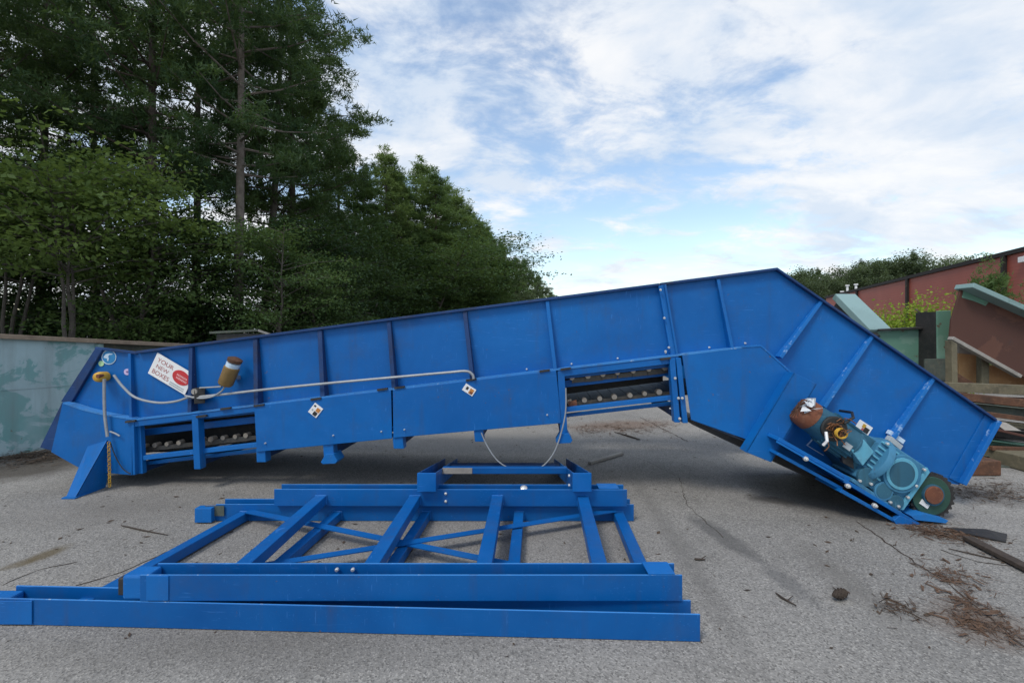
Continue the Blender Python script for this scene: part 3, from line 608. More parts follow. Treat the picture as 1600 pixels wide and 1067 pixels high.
# sprocket
sx0, sy0, sr = 1457, 775, 33.0
pts = []; T = 26
for k in range(T):
    for j, rr in ((0, sr), (.25, sr + 3.2), (.5, sr + 3.2), (.75, sr)): an = 2 * math.pi * (k + j) / T; pts.append((sx0 + rr * math.cos(an), sy0 + rr * math.sin(an)))
sk = plate(pts, .33, .05).build('sprocket', 'darksteel', C)
disc(sx0 - 1, sy0, 30, .345, .03, 36).build('green_disc', 'spgreen', sk, .004)
disc(sx0 + 3, sy0 - 1, 16.5, .37, .03, 28).build('hub_ring', 'tealdark', sk, .003); disc(sx0 + 4, sy0 - 1, 14, .385, .03, 28).build('hub', 'rustorange', sk, .005)
dplate([(126, -11), (141, -11), (141, -3), (126, -3)], .352, .006).build('paper_label', 'white', sk)
MB().lathe(FP(sx0, sy0, .33), NRM, [(0, .06), (.35, .06)], 14).build('shaft', 'chain', sk, 0, True)

# ---- things fixed to the side plates
def SG(s, t, d): return FP(246 + 57.5 * s - 15 * t, 551 + 34 * s + 32 * t, d)
sg = MB().prism([SG(0, 0, .03), SG(1, 0, .03), SG(1, 1, .03), SG(0, 1, .03)], NRM * .006).build('notice_board', 'white', C)
sg['label'] = 'tilted white notice with red oval fixed to the side'
def text(body, s, t, size, mat, wide=1.0):
    cu = bpy.data.curves.new('text', 'FONT'); cu.body = body; cu.size = 1.0
    o = bpy.data.objects.new('text', cu); COL.objects.link(o); dg = bpy.context.evaluated_depsgraph_get()
    me = bpy.data.meshes.new_from_object(o.evaluated_get(dg)); bpy.data.objects.remove(o); bpy.data.curves.remove(cu)
    for v in me.vertices: v.co = SG(s + v.co.x * size * wide * .55, t - v.co.y * size, .0315)
    me.materials.clear(); me.materials.append(M[mat]); return link('lettering', me, sg)
text('YOUR', .07, .33, .26, 'brickred', 1.1); text('NEW', .10, .60, .24, 'brickred', 1.1); text('BOXES', .06, .88, .27, 'brickred', 1.0)
MB().prism([SG(.75 + .22 * math.cos(k * math.pi / 14), .43 + .30 * math.sin(k * math.pi / 14), .0335) for k in range(28)], NRM * .003).build('red_oval', 'red', sg)
oo = MB(); rr = random.Random(3)
for row, (s0, s1) in enumerate(((.63, .88), (.64, .90))):
    s = s0
    while s < s1:
        w_ = rr.uniform(.018, .03); t0 = .34 + row * .13; oo.prism([SG(s, t0, .035), SG(s + w_, t0, .035), SG(s + w_, t0 + .08, .035), SG(s, t0 + .08, .035)], NRM * .001); s += w_ + .012
oo.build('oval_lettering', 'pink', sg)
oo = MB()
for row in range(2):
    s = .55
    while s < .93:
        w_ = rr.uniform(.012, .03); t0 = .80 + row * .09; oo.prism([SG(s, t0, .0318), SG(s + w_, t0, .0318), SG(s + w_, t0 + .055, .0318), SG(s, t0 + .055, .0318)], NRM * .001); s += w_ + .01
oo.build('small_print', 'greyprint', sg)
rs = disc(170, 558, 11.5, .006, .004, 30).build('round_sign', 'paleprint', C); rs['label'] = 'round blue sign with pale symbol on the tail'
disc(170, 558, 10, .0085, .003, 30).build('sign_face', 'signblue', rs)
plate([(162, 557), (165, 553.5), (170, 552), (176, 552.5), (175, 554), (170.5, 554.5), (169, 557), (170, 560), (169, 564), (167.5, 564), (167, 560), (162, 559)], .010, .002).build('sign_symbol', 'paleprint', rs)
disc(158, 568, 4.3, .006, .004, 16).build('round_sticker', 'lime', C); disc(198.5, 581, 5, .006, .004, 18).build('round_sticker', 'lilac', C); disc(198.5, 581, 1.6, .008, .002, 10).build('sticker_dot', 'purple', C)
def sticker(x, y, ang, w, h, marks, d):
    c2, s2 = math.cos(R(ang)), math.sin(R(ang)); f = lambda u, v: (x + u * c2 - v * s2, y + u * s2 + v * c2)
    o = plate([f(-w, -h), f(w, -h), f(w, h), f(-w, h)], d, .004).build('warning_sticker', 'white', C)
    for (u0, v0, u1, v1, mt2) in marks: plate([f(u0 * w, v0 * h), f(u1 * w, v0 * h), f(u1 * w, v1 * h), f(u0 * w, v1 * h)], d + .002, .002).build('sticker_mark', mt2, o)
sticker(493, 641, 38, 8, 9, ((.0, -.6, .8, .1, 'orangeprint'), (-.1, .2, .7, .9, 'black'), (-.8, -.7, -.4, -.4, 'black'), (-.7, .1, -.4, .4, 'greyprint')), .111)
sticker(733, 609, 33, 9.5, 6, ((.1, -.6, .8, .8, 'orangeprint'), (-.6, -.5, -.2, .3, 'black'), (.3, .1, .8, .8, 'brickred')), .111)
sticker(1350, 668, 33, 12, 7.5, ((-.3, -.7, .15, .1, 'yellow'), (.1, -.3, .8, .8, 'black'), (-.2, .2, .1, .7, 'brickred')), .006)
plate([dp(24, 38 + 12), dp(52, 50), dp(52, 57), dp(24, 57)], .05, .04).build('white_fitting', 'paleprint', C, .003)
# warning horn canister
ca, cb2 = FP(351, 603, .13), FP(367, 563, .13); axc = (cb2 - ca).normalized(); Lc = (cb2 - ca).length
hn = MB().lathe(ca, axc, [(0, .03), (.01, .058), (.03, .07), (Lc * .72, .072), (Lc * .74, .066)], 22).build('beacon_canister', 'ochre', C, 0, True); hn['label'] = 'ochre cylindrical beacon canister on the side plate'
MB().lathe(ca + axc * Lc * .74, axc, [(0, .062), (.04, .065), (.045, .05)], 20).build('glass_collar', 'paleprint', hn, 0, True)
MB().lathe(ca + axc * (Lc * .74 + .055), axc, [(0, .066), (.03, .07), (.045, .04)], 20).build('rusty_cap', 'rust', hn, 0, True)
MB().bar(FP(372, 590, .0), FP(364, 588, .12), .05, .04).build('bracket', 'conduit', hn)
MB().bar(FP(312, 618, .02), FP(312, 618, .13), .09, .16).build('conduit_box', 'darksteel', C, .006)
MB().lathe(FP(303, 612, .15), -NRM, [(-.03, .03), (0, .03)], 12).build('conduit_elbow', 'palebeam', C)
def curve(pts, r, nm, mat, d=.1, nn=8, par=None):
    P = [FP(*p) if len(p) == 3 else FP(p[0], p[1], d) for p in pts]; q = []
    for i in range(len(P) - 1):
        p_1, p0, p1, p2 = P[max(i - 1, 0)], P[i], P[i + 1], P[min(i + 2, len(P) - 1)]
        for k in range(6):
            t = k / 6; q.append(.5 * ((2 * p0) + (p1 - p_1) * t + (2 * p_1 - 5 * p0 + 4 * p1 - p2) * t * t + (3 * p0 - p_1 - 3 * p1 + p2) * t ** 3))
    q.append(P[-1]); return MB().tube(q, r, nn).build(nm, mat, par or C, 0, True)
curve([(289, 618), (310, 622), (330, 620), (345, 612), (351, 604)], .009, 'conduit', 'conduit', .14)
curve([(300, 621), (350, 616), (420, 608), (500, 600), (610, 590), (700, 582), (728, 580), (738, 585), (740, 592)], .013, 'conduit', 'conduit', .125)
curve([(312, 606), (330, 605), (346, 604)], .008, 'conduit', 'conduit', .13)
curve([(178, 586), (192, 604), (212, 621), (245, 629), (275, 627), (298, 619)], .012, 'flexible_conduit', 'conduit', .11)
curve([(163, 592), (163, 620), (164, 650), (168, 682)], .014, 'conduit', 'conduit', .13)
curve([(172, 674), (180, 677), (187, 681)], .008, 'conduit', 'conduit', .12)
curve([(172, 690), (180, 712), (192, 732), (204, 740)], .005, 'hanging_cord', 'black', .12)
yb = MB().lathe(FP(166, 588, .02), -NRM, [(0, .05), (.07, .055), (.10, .045), (.11, .03)], 16).build('cord_switch', 'yellow', C, 0, True)
MB().lathe(FP(160, 587, .09), -NRM, [(0, .022), (.05, .02)], 10).build('switch_knob', 'rustorange', yb)
MB().bar(FP(170, 690, .14), FP(170, 684, .14), .07, .03).build('conduit_clip', 'darksteel', C)
cm = MB()
for k in range(20):
    p = FP(170 + .08 * k, 692 + k * 3.5, .14); w_ = .011 if k % 2 else .004; z2 = .015
    cm.tube([p + Vector((w_ * math.cos(t), .012 * (1 - k % 2) * math.cos(t), z2 * math.sin(t))) for t in [i * math.pi / 4 for i in range(9)]], .0038, 5)
tag(cm.build('yellow_chain', 'yellow', C, 0, True), 'thin yellow chain hanging from the tail')
curve([(884, 606), (884, 640), (878, 672), (866, 706), (848, 728), (826, 737), (800, 733), (778, 720), (762, 698), (752, 676)], .007, 'hanging_cable', 'conduit', .14)

# dark trough peeping over the conveyor
tr = empty('steel_trough', PX(375, 540, 8.4), 'dark steel trough edge peeping above the conveyor side', 'trough'); tr.location.z = 0
a, c2 = PX(338, 519, 8.4), PX(404, 516, 8.4)
MB().box(a.x, c2.x + .1, 8.4, 9.6, .02, a.z - .03).build('body', 'darksteel', tr, .01)
MB().bar((a.x - .1, 8.38, a.z - .01), (c2.x, 8.38, c2.z), .06, .04).build('rim', 'greybeam', tr); MB().bar((c2.x, 8.38, c2.z), (c2.x + .22, 8.5, c2.z - .10), .05, .04).build('corner_strip', 'palebeam', tr)

# ------------------------------------------------------------------ blue frames in the foreground
def channel_up(name, par, x0, x1, y0, y1, z0, w=.13, h=.142, t=.011, mat='blue_frame'):
    a, c2 = Vector((x0, y0, z0)), Vector((x1, y1, z0)); sd = Vector((0, w, 0)); m = MB()
    prof = [(0, 0), (0, h), (t, h), (t, t), (w - t, t), (w - t, h), (w, h), (w, 0)]
    o = m.prism([a + Vector((0, py, pz)) for py, pz in prof], c2 - a).build(name, mat, par, .0038)
    o.data.materials.append(M['blue_lit_edge']); o.data.polygons[3].material_index = 1; o.data.polygons[7].material_index = 1      # highlight painted on the flange tops
    return o
lf = empty('ladder_frame', (-.9, 3.1, 0), 'longer blue ladder frame lying underneath, against the asphalt', 'steel frame')
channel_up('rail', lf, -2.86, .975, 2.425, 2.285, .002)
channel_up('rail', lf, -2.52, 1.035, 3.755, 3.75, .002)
def xbar(par, xf, yf, xn, yn, w, z1, hh, nm='cross_bar'):
    o = MB().prism([(xf, yf, z1 - hh), (xf + w, yf, z1 - hh), (xf + w, yf, z1), (xf, yf, z1)], Vector((xn - xf, yn - yf, 0))).build(nm, 'blue_frame', par, .005)
    wd = MB(); rw_ = random.Random(int(xf * 100))
    for x_, y_, sg_ in ((xf, yf, -1), (xn, yn, 1)):
        wd.tube([(x_ + w * t / 8 + rw_.uniform(-.001, .001), y_ + sg_ * .004, z1 + rw_.uniform(-.001, .002)) for t in range(9)], [rw_.uniform(.004, .0065) for _ in range(9)], 5)
        for e in (0, w): wd.tube([(x_ + e, y_ + sg_ * .004, z1 - hh * t / 6) for t in range(7)], [rw_.uniform(.004, .0065) for _ in range(7)], 5)
    wd.build('weld_bead', 'blue_worn', o, 0, True)
    return o
for xf, xn, w in ((-2.31, -2.47, .08), (-1.52, -1.62, .075), (-.767, -.86, .075), (.02, -.05, .08), (.86, .78, .085)):
    xbar(lf, xf, 3.752, xn, 2.50, w, .085, .07)
def brace(par, x0, y0, x1, y1, z, w=.065): return MB().bar((x0, y0, z), (x1, y1, z), w, .007).build('brace', 'blue_frame', par)
brace(lf, -2.24, 3.74, .90, 2.53, .091); brace(lf, .87, 3.74, -2.38, 2.58, .099)
MB().box(-2.66, -2.52, 3.70, 3.77, .01, .13).build('end_bracket', 'blue_worn', lf, .004); MB().box(-2.60, -2.44, 3.74, 3.745, .05, .135).build('gusset_plate', 'greybeam', lf)
MB().box(-2.98, -2.80, 2.41, 2.54, .004, .125).build('end_block', 'blue_worn', lf, .012); MB().box(-2.80, -2.62, 2.4085, 2.415, .01, .14).build('end_plate', 'blue_worn', lf, .003)
uf = empty('ladder_frame', (-.5, 3.1, .145), 'shorter blue ladder frame stacked on top of the longer one', 'steel frame')
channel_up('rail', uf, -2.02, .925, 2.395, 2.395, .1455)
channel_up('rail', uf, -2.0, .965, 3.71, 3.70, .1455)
for xf, xn in ((-1.65, -1.64), (-.86, -.88), (-.167, -.215), (.548, .467)): xbar(uf, xf, 3.708, xn, 2.524, .092, .236, .075)
MB().box(-2.12, -1.985, 2.40, 2.51, .15, .28).build('end_block', 'blue_worn', uf, .012); MB().box(-1.98, -1.86, 2.3895, 2.3945, .152, .284).build('end_plate', 'blue_worn', uf, .002)
MB().box(.74, .885, 2.395, 2.52, .2885, .296).build('cap_plate', 'blue_worn', uf, .002); MB().box(.73, .90, 3.712, 3.83, .2885, .296).build('cap_plate', 'blue_worn', uf, .002)
MB().box(-2.17, -2.12, 2.43, 2.47, .155, .25).build('bent_tab', 'darksteel', uf, .006)
bb = MB()
for x, z in ((-.555, .255), (-.555, .19)): bb.lathe((x, 3.705, z), (0, -1, 0), [(0, .011), (.012, .011), (.015, .006)], 8)
for x, z in ((-.99, .262), (-.90, .262)): bb.lathe((x, 2.503, z), (0, -1, 0), [(0, .011), (.012, .011), (.015, .006)], 8)
bb.lathe((.10, 3.74, .275), (0, -.5, 1), [(0, .028), (.02, .03), (.03, .012)], 10)
bb.build('bolts', 'bolt', uf)
# tilted sub-frame resting with one end on the far rail
sf = empty('leaning_frame', (-.06, 4.4, 0), 'small blue frame leaning from the ground onto the stacked frames', 'steel frame')
for xa, nm in ((-.705, 0), (.578, 1)):
    a0, a1 = Vector((xa, 3.66, .368)), Vector((xa + (.0 if nm == 0 else -.02), 5.1, .078)); m = MB(); d = (a1 - a0).normalized(); up = Vector((1, 0, 0)).cross(d) 
    sgn = 1 if nm == 0 else -1
    m.bar(a0, a1, .008, .145, (0, 0, 1), (-.07 * sgn, 0)); m.bar(a0, a1, .14, .008, (0, 0, 1), (0, .069)) if False else m.bar(a0, a1, .008, .145, (0, 0, 1), (.07 * sgn, 0)); m.bar(a0, a1, .132, .008, (0, 0, 1), (0, -.067))
    arm = m.build('arm', 'blue_frame', sf, .002)
    MB().box(xa - .078, xa + .078, 3.640, 3.652, .29, .445).build('end_plate', 'blue', arm, .004)
MB().bar((-.63, 4.02, .352), (.50, 4.02, .352), .045, .06, (0, 0, 1)).build('cross_tube', 'blue_frame', sf, .006); MB().bar((-.628, 3.995, .353), (-.36, 3.995, .353), .006, .052).build('bare_patch', 'palebeam', sf)
MB().bar((-.63, 4.55, .215), (.51, 4.55, .215), .09, .07).build('cross_tube', 'blue_dark', sf, .004)
bb = MB()
for z in (.325, .405): bb.lathe((.485, 3.70, z), (-1, 0, 0), [(0, .012), (.014, .012)], 8)
bb.build('bolts', 'bolt', sf)

# ------------------------------------------------------------------ scrap on the right
s1 = empty('green_box_beam', PX(1345, 490, 7.2), 'pale green box beam slanting down behind the conveyor head', 'beam'); s1.location.z = 0
a, c2 = PX(1318, 463, 7.6), PX(1374, 519, 6.9); MB().bar(a, c2, .36, .11).build('top_face', 'greenpale', s1, .01)
a2, c3 = a - Vector((.10, 0, .16)), c2 - Vector((.10, 0, .14)); MB().bar(a2, c3, .12, .22).build('web', 'darksteel', s1)
MB().bar(c2 + Vector((-.18, .1, -.06)), Vector((c2.x - .35, c2.y + .2, .02)), .2, .2, (0, 1, 0)).build('support_leg', 'darksteel', s1)
s2 = empty('green_frame_post', PX(1455, 540, 6.6), 'tall faded green channel post with side panel behind the conveyor head', 'steel frame'); s2.location.z = 0
z = 6.6
def vp(pts, z, th, nm, mat, par, bev=.006): return MB().prism([PX(x, y, z) for x, y in pts], (0, th, 0)).build(nm, mat, par, bev)
def gy(z): return HOR + FPX * (EYE - .01) / z
vp([(1464, 486), (1486, 485), (1489, gy(6.6)), (1466, gy(6.6))], 6.6, .02, 'flange', 'green', s2)
vp([(1446, 488), (1466, 487), (1468, gy(6.9)), (1448, gy(6.9))], 6.95, .02, 'web', 'brown', s2)  # shade of the channel interior painted in as dark brown
MB().box(PX(1464, 486, 6.6).x, PX(1464, 486, 6.6).x + .02, 6.62, 6.95, .02, PX(1464, 487, 6.6).z).build('web', 'darksteel', s2)  # same interior shade, painted as a dark strip
vp([(1340, 519), (1446, 513), (1446, 600), (1400, 600), (1340, 560)], 6.9, .03, 'side_panel', 'green', s2)
vp([(1375, 514), (1446, 510.5), (1446, 514), (1375, 517)], 6.82, .12, 'panel_rim', 'darksteel', s2)
vp([(1446, 561), (1482, 560), (1482, 597), (1446, 590)], 6.56, .03, 'gusset', 'greybeam', s2)
s3 = empty('rusty_hopper', PX(1550, 520, 6.3), 'brown rusted hopper plate with pale green rim at right edge', 'hopper'); s3.location.z = 0
hz = 6.3
vp([(1502, 450), (1515, 455), (1612, 500), (1720, 545), (1720, 640), (1592, 586), (1484, 532), (1487, 500)], hz, .03, 'front_plate', 'brown', s3)
a, c2 = PX(1506, 447, hz - .06), PX(1720, 541, hz - .06); MB().bar(a, c2, .26, .07).build('top_rim', 'greenpale', s3, .008)
vp([(1506, 453), (1522, 462), (1545, 472), (1540, 478), (1528, 473), (1520, 470), (1503, 465)], hz - .004, .004, 'paint_remnant', 'green', s3)
a, c2 = PX(1485, 528, hz - .04), PX(1592, 588, hz - .04); MB().bar(a, c2, .08, .05).build('lip', 'palebeam', s3, .006)
s4 = empty('timber_crate', PX(1540, 570, 6.2), 'weathered timber crate with tan boards under the rusty hopper', 'crate'); s4.location.z = 0
vp([(1487, 532), (1496, 537), (1497, 601), (1488, 599)], 6.1, .10, 'corner_post', 'wood', s4)
vp([(1483, 598), (1700, 606), (1700, 622), (1483, 612)], 6.05, .14, 'bottom_beam', 'wood', s4)
vp([(1498, 552), (1534, 556), (1534, 600), (1498, 600)], 6.6, .03, 'tan_board', 'tan', s4); vp([(1545, 570), (1640, 580), (1640, 606), (1545, 602)], 6.6, .03, 'tan_board', 'tan', s4)
vp([(1498, 535), (1534, 550), (1534, 556), (1498, 552)], 6.62, .03, 'white_board', 'palebeam', s4); vp([(1534, 556), (1546, 562), (1546, 603), (1534, 601)], 6.4, .08, 'upright', 'wood', s4)
vp([(1497, 583), (1525, 600), (1497, 600)], 6.3, .03, 'rusty_gusset', 'rust', s4)
for x in (1490, 1640): 
    p = PX(x, 612, 6.15); MB().box(p.x, p.x + .12, 6.08, 6.2, .01, p.z - .005).build('leg', 'wood', s4)
# stacked beams
def beam(p0, p1, z0, z1, w, h, nm, mat, label, cat='beam', extra=None):
    a, c2 = PX(*p0, z0), PX(*p1, z1); m = MB()
    if extra == 'I':
        m.bar(a, c2, w, .015, (0, 0, 1), (0, h / 2)); m.bar(a, c2, w, .015, (0, 0, 1), (0, -h / 2)); m.bar(a, c2, .015, h, (0, 0, 1))
    else: m.bar(a, c2, w, h)
    o = m.build(nm, mat, None, .006); return tag(o, label, cat, 'beams stacked behind the conveyor head')
beam((1490, 618), (1700, 640), 6.0, 5.9, .25, .10, 'rusty_pipe_beam', 'rust', 'rusty brown beam lying under the timber crate, topmost of the stack')
beam((1500, 634), (1700, 655), 5.95, 5.85, .22, .12, 'steel_beam', 'greybeam', 'grey green steel beam second from top of the stack', extra='I')
beam((1500, 655), (1700, 676), 5.9, 5.8, .3, .05, 'plank', 'wood', 'pale weathered plank ending just right of the conveyor head corner', 'plank')
beam((1520, 672), (1700, 690), 5.75, 5.7, .25, .12, 'steel_beam', 'darksteel', 'dark steel beam in the middle of the stack', extra='I')
beam((1500, 688), (1700, 718), 5.7, 5.5, .25, .14, 'steel_beam', 'green', 'green painted steel beam low in the stack', extra='I')
beam((1500, 712), (1700, 738), 5.6, 5.45, .25, .12, 'steel_beam', 'greybeam', 'grey steel beam at the bottom of the stack', extra='I')
beam((1510, 622), (1700, 628), 6.25, 6.2, .12, .06, 'board', 'rust', 'thin rusty board on top of the stacked beams', 'board')
beam((1530, 645), (1700, 668), 5.72, 5.62, .06, .06, 'rusty_bar', 'rust', 'rusty square bar lying along the front of the stack', 'bar')
beam((1525, 664), (1640, 690), 5.52, 5.40, .10, .03, 'rusty_strip', 'brown', 'dark brown strip leaning on the front of the stack', 'metal strip')
beam((1548, 700), (1680, 704), 5.42, 5.36, .05, .05, 'rusty_bar', 'rust', 'short rusty bar low on the front of the stack', 'bar')
beam((1540, 729), (1690, 735), 5.30, 5.2, .09, .05, 'plank', 'greybeam', 'dark weathered plank lowest on the front of the stack', 'plank')
for k, (x, nm) in enumerate(((1530, 'leftmost'), (1640, 'rightmost'))):
    p = G(x, 744); o = MB().box(p.x - .1, p.x + .25, p.y, p.y + .7, .005, .17).build('timber_block', 'wood' if k else 'rust', None, .01); tag(o, f'short timber block under the beam stack, {nm} of two', 'block', 'blocks under the beam stack')
p0 = PX(1556, 662, 5.5); o = MB().prism([PX(1556, 662, 5.5), PX(1572, 660, 5.5), PX(1596, 673, 5.45), PX(1570, 672, 5.45)], (0, .35, 0)).build('bent_sheet', 'palebeam', None); tag(o, 'small bent grey sheet lying on the stacked beams', 'metal sheet')

# ------------------------------------------------------------------ vegetation
def rng(seed): return np.random.default_rng(seed)
def tufts(P, r, N, ln, wd):                      # needle tufts: N thin triangles round each point
    k = len(P); d = r.normal(size=(k, N, 3)); d[..., 2] += 0.35; d /= np.linalg.norm(d, axis=2, keepdims=True)
    L = ln * r.uniform(.6, 1.15, (k, N, 1)); s = np.cross(d, r.normal(size=(k, N, 3))); s /= np.linalg.norm(s, axis=2, keepdims=True)
    base = P[:, None, :] + r.normal(size=(k, N, 3)) * ln * .25; w = wd * r.uniform(.7, 1.3, (k, N, 1))
    v = np.stack([base - s * w, base + s * w, base + d * L], axis=2).reshape(-1, 3)
    return v, np.arange(len(v)).reshape(-1, 3)
def leaves(P, r, ln, wd, droop=.3):              # each leaf a pointed quad
    k = len(P); d = r.normal(size=(k, 3)); d[:, 2] = d[:, 2] * .5 - droop; d /= np.linalg.norm(d, axis=1, keepdims=True)
    up = np.array([0, 0, 1.0]) + r.normal(size=(k, 3)) * .45; s = np.cross(d, up); s /= np.linalg.norm(s, axis=1, keepdims=True)
    L = ln * r.uniform(.6, 1.25, (k, 1)); w = wd * r.uniform(.7, 1.2, (k, 1))
    v = np.stack([P, P + d * L * .5 + s * w, P + d * L, P + d * L * .5 - s * w], axis=1).reshape(-1, 3)
    return v, np.arange(len(v)).reshape(-1, 4)
def limb(m, p, q, r0, r1, n=5, sag=0.0):
    p, q = Vector(p), Vector(q); m.tube([p, p.lerp(q, .5) + Vector((0, 0, sag)), q], [r0, (r0 + r1) / 2, r1], n)
def make_pine(seed, H, crown0, R0, nb, leaf, bark, dens=1.0, tuft=.24, cone=False, rad=.17):
    r = rng(seed); m = MB(); k = 9; bend = r.normal(size=2) * .25
    tp = [Vector((bend[0] * math.sin(i / k * 2.4), bend[1] * math.sin(i / k * 2), H * i / k)) for i in range(k + 1)]
    m.tube(tp, [rad * (1 - .9 * (i / k) ** 1.1) + .012 for i in range(k + 1)], 9)
    P = []
    for b in range(nb):
        f = (b + r.uniform(0, 1)) / nb; z = H * (crown0 + (1 - crown0) * f * .985); an = b * 2.4 + r.uniform(-.5, .5)
        prof = (1 - f) ** .75 * .95 + .07 if cone else math.sin(min(1, .16 + f * .92) * math.pi) ** .6 * (1 - .25 * f) + .06
        L = R0 * prof * r.uniform(.62, 1.2); t = z / H * k; i = min(int(t), k - 1); base = tp[i].lerp(tp[i + 1], t - i)
        rise = L * r.uniform(-.12, .42); tip = base + Vector((math.cos(an) * L, math.sin(an) * L, rise)); limb(m, base, tip, .045 * (1 - f * .6) + .008, .008, 5, -L * .05)
        nc = max(2, int(L * 2.3 * dens))
        for c_ in range(nc):
            s = 1 - (c_ / nc) * r.uniform(.6, .8); cpt = np.array(base.lerp(tip, s)) + r.normal(size=3) * np.array([.30, .30, .16]) * min(1, L / 2)
            P.append(cpt + r.normal(size=(int(12 * dens), 3)) * np.array([.21, .21, .10]))
    P.append(np.array(tp[-1]) + r.normal(size=(20, 3)) * np.array([.15, .15, .4]))
    v, f = tufts(np.concatenate(P), r, 9, tuft, .017 * tuft / .24 * 1.35)
    tm = m.mesh('trunk', True); tm.materials.append(M[bark]); return tm, npmesh('crown', v, f, leaf)
def make_broad(seed, H, R0, base, leaf, bark, nb=26, per=150, ln=.15, rad=.10, fork=2, flat=.55):
    r = rng(seed); m = MB(); P = []
    for s_ in range(fork):
        lean = r.normal(size=2) * (.10 + .07 * fork) * H * .35; top_ = Vector((lean[0], lean[1], H * r.uniform(.8, .95)))
        tp = [Vector((0, 0, 0)).lerp(top_, i / 6) + Vector((r.normal() * .06, r.normal() * .06, 0)) * (i > 0) for i in range(7)]
        m.tube(tp, [rad * (1 - .85 * i / 6) for i in range(7)], 8)
        for b in range(nb // fork):
            f = r.uniform(0, 1); t = (base + (1 - base) * f) * 6; i = min(int(t), 5); p0 = tp[i].lerp(tp[i + 1], min(1, t - i)); an = r.uniform(0, 6.283)
            L = R0 * (math.sin(min(1, .2 + .8 * f) * math.pi) ** .5 * .9 + .2) * r.uniform(.5, 1.1); tip = p0 + Vector((math.cos(an) * L, math.sin(an) * L, L * r.uniform(.05, .6)))
            limb(m, p0, tip, .03, .006, 5, .05 * L)
            for c_ in range(4):
                cpt = np.array(p0.lerp(tip, 1 - c_ * .2)) + r.normal(size=3) * .15
                P.append(cpt + r.normal(size=(per // 4, 3)) * np.array([.46, .46, .42 * flat * .55]) * (R0 / 2.2) ** .5 + np.array([0, 0, -.12]))
    v, f = leaves(np.concatenate(P), r, ln, ln * .32)
    tm = m.mesh('trunk', True); tm.materials.append(M[bark]); return tm, npmesh('crown', v, f, leaf)

PR = {
 'pineA': make_pine(1, 20, .26, 3.6, 74, 'pine', 'bark'), 'pineB': make_pine(2, 20, .36, 3.3, 66, 'pine', 'barkpale'), 'pineC': make_pine(3, 20, .16, 3.2, 80, 'pine', 'barkgrey'),
 'pineM': make_pine(4, 14, .08, 2.7, 90, 'pinelight', 'bark', 1.0, .26, True, .13), 'pineN': make_pine(5, 14, .06, 2.9, 84, 'pinemid', 'bark', 1.1, .26, True, .13),
 'broadA': make_broad(11, 7.5, 4.0, .50, 'broad', 'barkgrey', 42, 200, .19, .075, 3, .16), 'broadB': make_broad(12, 8, 2.8, .12, 'broaddark', 'barkgrey', 64, 220, .17, .09, 2, .45),
 'broadC': make_broad(13, 10, 3.4, .2, 'broadmid', 'barkgrey', 76, 210, .18, .11, 2, .3), 'farA': make_broad(14, 13, 4.2, .25, 'fargreen', 'barkgrey', 70, 150, .34, .16, 2, 1.2),
 'farB': make_pine(15, 14, .3, 3.2, 60, 'fargreen', 'bark', .8, .4, False, .16), 'shrub': make_broad(16, 3.2, 1.7, .05, 'broaddark', 'barkgrey', 34, 170, .14, .04, 4, 1.0),
 'bush': make_broad(17, 2.0, .50, .2, 'bush', 'barkgrey', 44, 300, .075, .02, 5, 1.3), 'cedar': make_pine(18, 3.2, .05, .95, 54, 'pinelight', 'bark', .9, .16, True, .05),
}
HT = {'pineA': 20, 'pineB': 20, 'pineC': 20, 'pineM': 14, 'pineN': 14, 'broadA': 7.5, 'broadB': 8, 'broadC': 10, 'farA': 13, 'farB': 14.3, 'shrub': 3.2, 'bush': 2.0, 'cedar': 3.2}
def tree(kind, px, z, H, name, label, cat='tree', group=None, sxy=1.0, rz=None):
    tm, cm_ = PR[kind]; s = H / HT[kind]; x = (px - 800) / FPX * z
    t = empty(name, (x, z, 0), label, cat, group); t.scale = (s * sxy, s * sxy, s); t.rotation_euler.z = random.uniform(0, 6.28) if rz is None else rz
    for nm, me in (('trunk', tm), ('crown', cm_)):
        o = bpy.data.objects.new(nm, me); COL.objects.link(o); o.parent = t
    return t
g1 = 'tall pines standing close behind the container'
for kind, px, z, H, lab in (
    ('pineC', -60, 15, 19, 'tall dark pine at the far left edge of the picture'), ('pineA', 60, 17.5, 20, 'tall pine rising behind the middle of the blue container'),
    ('pineB', 150, 21, 21, 'slender tall pine set back behind the container'), ('pineA', 236, 15.5, 20, 'big dark pine with wide forking limbs above the white notice'),
    ('pineB', 305, 20, 21, 'tall pine partly hidden left of the pale bare trunk'), ('pineB', 371, 16, 20, 'pine with tall pale bare trunk above the ochre canister'),
    ('pineC', 405, 21, 22, 'tall pine just right of the pale bare trunk'), ('pineA', 462, 23, 22.5, 'tallest pine whose ragged right side stands out against the sky'),
    ('pineC', 500, 27, 18.5, 'dark pine beneath the ragged right edge of the tall pines')):
    tree(kind, px, z, H, 'pine_tree', lab, 'pine tree', g1)
for x_, z_ in ((-17.5, 10.5), (-16.5, 5.0), (-18.0, 0.5), (-22, 8)):  # unseen pines, added to shade the left of the scene
    t = tree('pineA', 800, 10, 20, 'pine_tree', 'unseen tall pine added for shade, continuing the tree line beyond the left picture edge', 'pine tree', 'added shade pines beyond the left edge'); t.location = (x_, z_, 0)
g2 = 'understorey trees behind the container'
